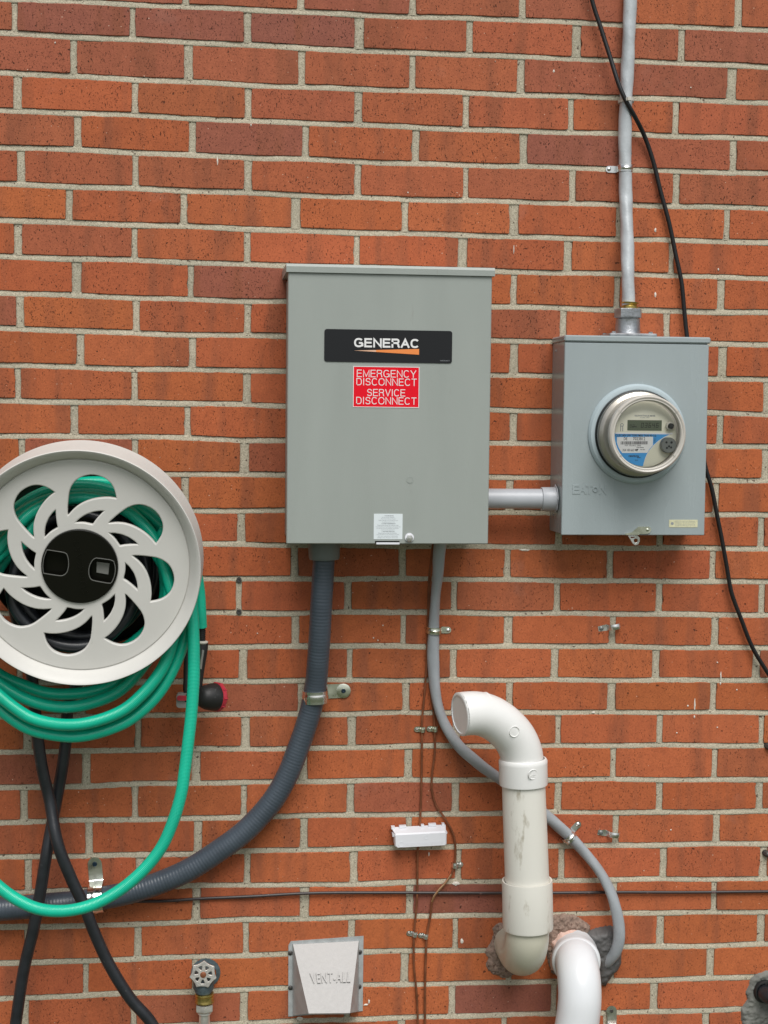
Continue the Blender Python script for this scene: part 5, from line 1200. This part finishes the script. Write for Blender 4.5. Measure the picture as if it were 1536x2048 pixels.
# drum and rear flange, wall bracket
b = MB(); b.lathe([(.070, -.014), (.074, -.02), (.074, -.150), (.070, -.152)], (0, 0, 0), seg=48); b.build("drum", M['cap'], hr)
b = MB(); b.lathe([(.060, -.150), (.172, -.150), (.180, -.145), (.183, -.135), (.186, -.135), (.184, -.152), (.175, -.157), (.060, -.157)], (0, 0, 0), seg=120, cap=False); b.build("rear_flange", M['cap'], hr)
b = MB(); b.box((-.055, .157, -.12), (.055, .225, .06), .006); b.build("wall_bracket", M['cap'], hr)
# a weak name for the axis space: world points for the hoses
def C(r_px, deg, D_): 
    a_ = math.radians(deg); kk = S(160, 1132, D_); c_ = P(160, 1132, DR); return Vector((c_.x + r_px * kk * math.cos(a_), -D_, c_.z + r_px * kk * math.sin(a_)))
# ------------------------------------------------------------------ green garden hose: turns over the drum, sagging below the reel
turn = []
def hx(u, v, D_): turn.append(P(u, v, D_))
# free end with the spray gun: hangs at the right edge of the reel
hx(402.5, 1254, .075); hx(401, 1225, .080); hx(398, 1180, .085); hx(388, 1130, .095)
def over(r0, r1, D0_, D1_, a0=10, a1=172, wob=0, n=9):
    for i in range(n):
        t = i / (n - 1); a_ = a0 + (a1 - a0) * t; turn.append(C(r0 + (r1 - r0) * t + wob * math.sin(math.pi * t), a_, D0_ + (D1_ - D0_) * t))
def under(pts_, d): 
    for u, v in pts_: turn.append(P(u, v, d))
over(195, 165, .105, .118, 20, 165, -25)
turn.append(C(190, 195, .122))
under([(-20, 1330), (0, 1350), (47, 1371), (94, 1386), (141, 1388), (187, 1382), (225, 1368), (280, 1320), (325, 1250)], .135)
over(178, 170, .140, .150, 0, 160, -22)
turn.append(C(200, 195, .152))
under([(-40, 1335), (0, 1368), (47, 1396), (94, 1411), (141, 1414), (187, 1405), (234, 1385), (270, 1352), (310, 1295), (335, 1235)], .160)
over(186, 180, .165, .172, 0, 160, -28)
turn.append(C(225, 195, .175))
under([(-45, 1360), (0, 1417), (31, 1442), (62, 1459), (109, 1470), (150, 1473), (194, 1466), (250, 1445), (290, 1416), (322, 1380), (347, 1336), (363, 1296), (371, 1262), (368, 1215)], .180)
over(190, 172, .178, .190, 10, 160, -40)
turn.append(C(220, 195, .195))
under([(-50, 1340), (0, 1392), (31, 1417), (62, 1436), (109, 1448), (156, 1449), (203, 1439), (250, 1418), (281, 1392), (306, 1364), (328, 1330), (345, 1280), (352, 1230)], .200)
over(165, 150, .200, .205, 0, 150, -22)
for q in ((205, 190), (222, 215), (230, 250), (228, 285), (205, 320), (175, 350)): turn.append(C(q[0], q[1], .190))
over(150, 122, .195, .190, 10, 160, 0, 10)
for q in ((160, 180), (215, 205), (230, 240), (230, 275), (212, 305), (180, 335)): turn.append(C(q[0], q[1], .168))
over(160, 140, .172, .180, 0, 160, -8)
turn.append(C(205, 190, .205)); turn.append(C(215, 240, .175)); turn.append(C(200, 285, .155)); turn.append(C(190, 330, .165)); turn.append(C(182, 0, .185)); turn.append(C(175, 22, .20))
turn.append(C(196, 14, .205)); turn.append(C(212, 2, .205)) ; turn.append(C(222, -10, .205))
under([(384, 1222), (386.5, 1260), (388, 1310), (387, 1367), (382.5, 1430), (375.5, 1492), (369.5, 1540), (362.5, 1587), (346, 1643), (322, 1696), (281, 1746), (231, 1786), (175, 1813), (125, 1822), (78, 1818), (37.5, 1801), (0, 1775), (-40, 1735), (-75, 1670), (-95, 1560)], .205)
turn.append(P(-100, 1400, .19)); turn.append(P(-70, 1250, .16))
b = MB(); b.tube(spline(turn, .006), .0107, 20); gh = b.build("garden_hose", M['green'], base=P(160, 1132, .16)); tag(gh, "bright green garden hose wound on the reel with long loops hanging below", "hose")
# ------------------------------------------------------------------ black hose
turn = []
under([(330, 2200), ], .10); under([(312, 2052), (260, 1985), (220, 1920), (190, 1855), (170, 1803), (145, 1750), (118, 1680), (99, 1600), (85, 1540), (76, 1480), (70, 1420)], .085)
turn += [P(60, 1330, .085), C(180, 215, .085), C(160, 175, .085), C(135, 130, .090), C(128, 80, .095), C(130, 30, .10), C(140, -20, .105), C(150, -60, .11), C(160, -95, .115), C(165, -130, .12), C(160, -170, .125), C(140, 160, .13), C(122, 110, .135), C(112, 60, .14), C(118, 15, .145), C(138, -30, .155), C(150, -62, .165), C(152, -95, .17), C(150, -130, .175), C(140, -165, .18), C(120, 155, .18), C(104, 110, .18), C(98, 60, .185), C(102, 10, .185), C(132, -40, .185), C(166, -80, .19), C(172, -112, .19), C(160, -150, .19), C(120, 170, .185), C(110, 120, .17), C(105, 60, .15), C(110, 0, .12), C(130, -50, .08), C(180, -80, .06)]
under([(140, 1400)], .06); under([(132, 1480), (124, 1540), (111, 1610), (96, 1700), (83, 1780), (70, 1850), (51, 1930), (33, 2048), (10, 2200)], .062)
# hanging over the flexible conduit
for i, p in enumerate(turn):
    if p.z < P(0, 1640, 0).z: p.y -= .022
b = MB(); b.tube(spline(turn, .006), .0108, 20); tag(b.build("rubber_hose", M['bhose'], base=P(110, 1600, .08)), "old black rubber hose inside the reel with two ends crossing as they hang", "hose")
# ------------------------------------------------------------------ spray gun
sg = thing("spray_gun", P(402, 1290, .075), "black and red hose spray gun hanging behind the green hose right of the reel", "spray nozzle")
def pp(X, Y, D_): return P(340 + X / 7.314, 1160 + Y / 7.314, D_)
b = MB(); t0_, t1_ = pp(466, 685, .075), pp(458, 895, .075); L_ = (t1_ - t0_).length; prof = [(.0078, -.002), (.0080, .002)]
for i in range(6): prof += [(.0062, .0045 + i * .0035), (.0062, .0055 + i * .0035), (.0075, .0058 + i * .0035), (.0075, .0078 + i * .0035)]
b.lathe(prof, t0_, axis=(t1_ - t0_), seg=24); b.build("hose_coupling", M['rubber'], sg)
b = MB(); b.lathe([(.009, 0), (.0115, .001), (.0118, .003), (.0105, .005), (.009, .005)], pp(464, 888, .075), axis=(t1_ - t0_), seg=28); b.build("collar", M['cream'], sg)
b = MB(); b.tube(spline([pp(468, 920, .075), pp(462, 1000, .076), pp(430, 1200, .078), pp(398, 1400, .080), pp(380, 1560, .082)], .004), [.0105] * 60 and .0115, 18, ell=.8); 
b.tube(spline([pp(440, 940, .075), pp(330, 985, .075), pp(262, 1030, .075), pp(245, 1200, .075), pp(240, 1400, .077), pp(235, 1600, .079), pp(250, 1680, .08)], .004), .0055, 12); b.build("grip", M['rubber'], sg)
b = MB(); b.tube(spline([pp(482, 1025, .090), pp(474, 1100, .090), pp(458, 1200, .090), pp(448, 1300, .090)], .003), .0022, 10); b.build("grey_strip", M['greyp'], sg)
axh = Vector((.78, .60, -.10)).normalized()
b = MB(); ctr = pp(590, 1712, .080)
b.lathe([(.004, -.0275), (.012, -.026), (.0180, -.021), (.0220, -.012), (.0245, -.002), (.0255, .006), (.0255, .010), (.0240, .013)], ctr, axis=axh, seg=40)
b.tube(spline([pp(250, 1700, .082), pp(330, 1720, .084), pp(430, 1740, .085)], .004), .0125, 16)
b.build("head", M['rubber'], sg)
b = MB(); prof = [(.0246, .0105), (.0262, .0115), (.0265, .018), (.0240, .0215), (.016, .0225), (0, .0225)]; b.lathe(prof, ctr, axis=axh, seg=40, cap=False)
u_ = axh.cross(Vector((0, 0, 1))).normalized(); w_ = axh.cross(u_)
for i in range(10):
    a_ = 2 * math.pi * i / 10; d = u_ * math.cos(a_) + w_ * math.sin(a_); b.tube([ctr + d * .0258 + axh * .012, ctr + d * .0252 + axh * .020], .0020, 8)
b.build("red_dial", M['redp'], sg)
b = MB(); q0, q1 = pp(92, 1770, .088), pp(300, 1690, .088)
b.prism(rrect(q0.x, pp(0, 1870, .088).z, q1.x + .01, pp(0, 1660, .088).z, .006), .074, .090); th_ = b.build("thumb_housing", M['greyp'], sg)
b = MB(); b.prism(rrect(pp(104, 0, .09).x, pp(0, 1760, .09).z, pp(262, 0, .09).x, pp(0, 1690, .09).z, .0045), .0885, .0945); b.build("red_button", M['redp'], th_)
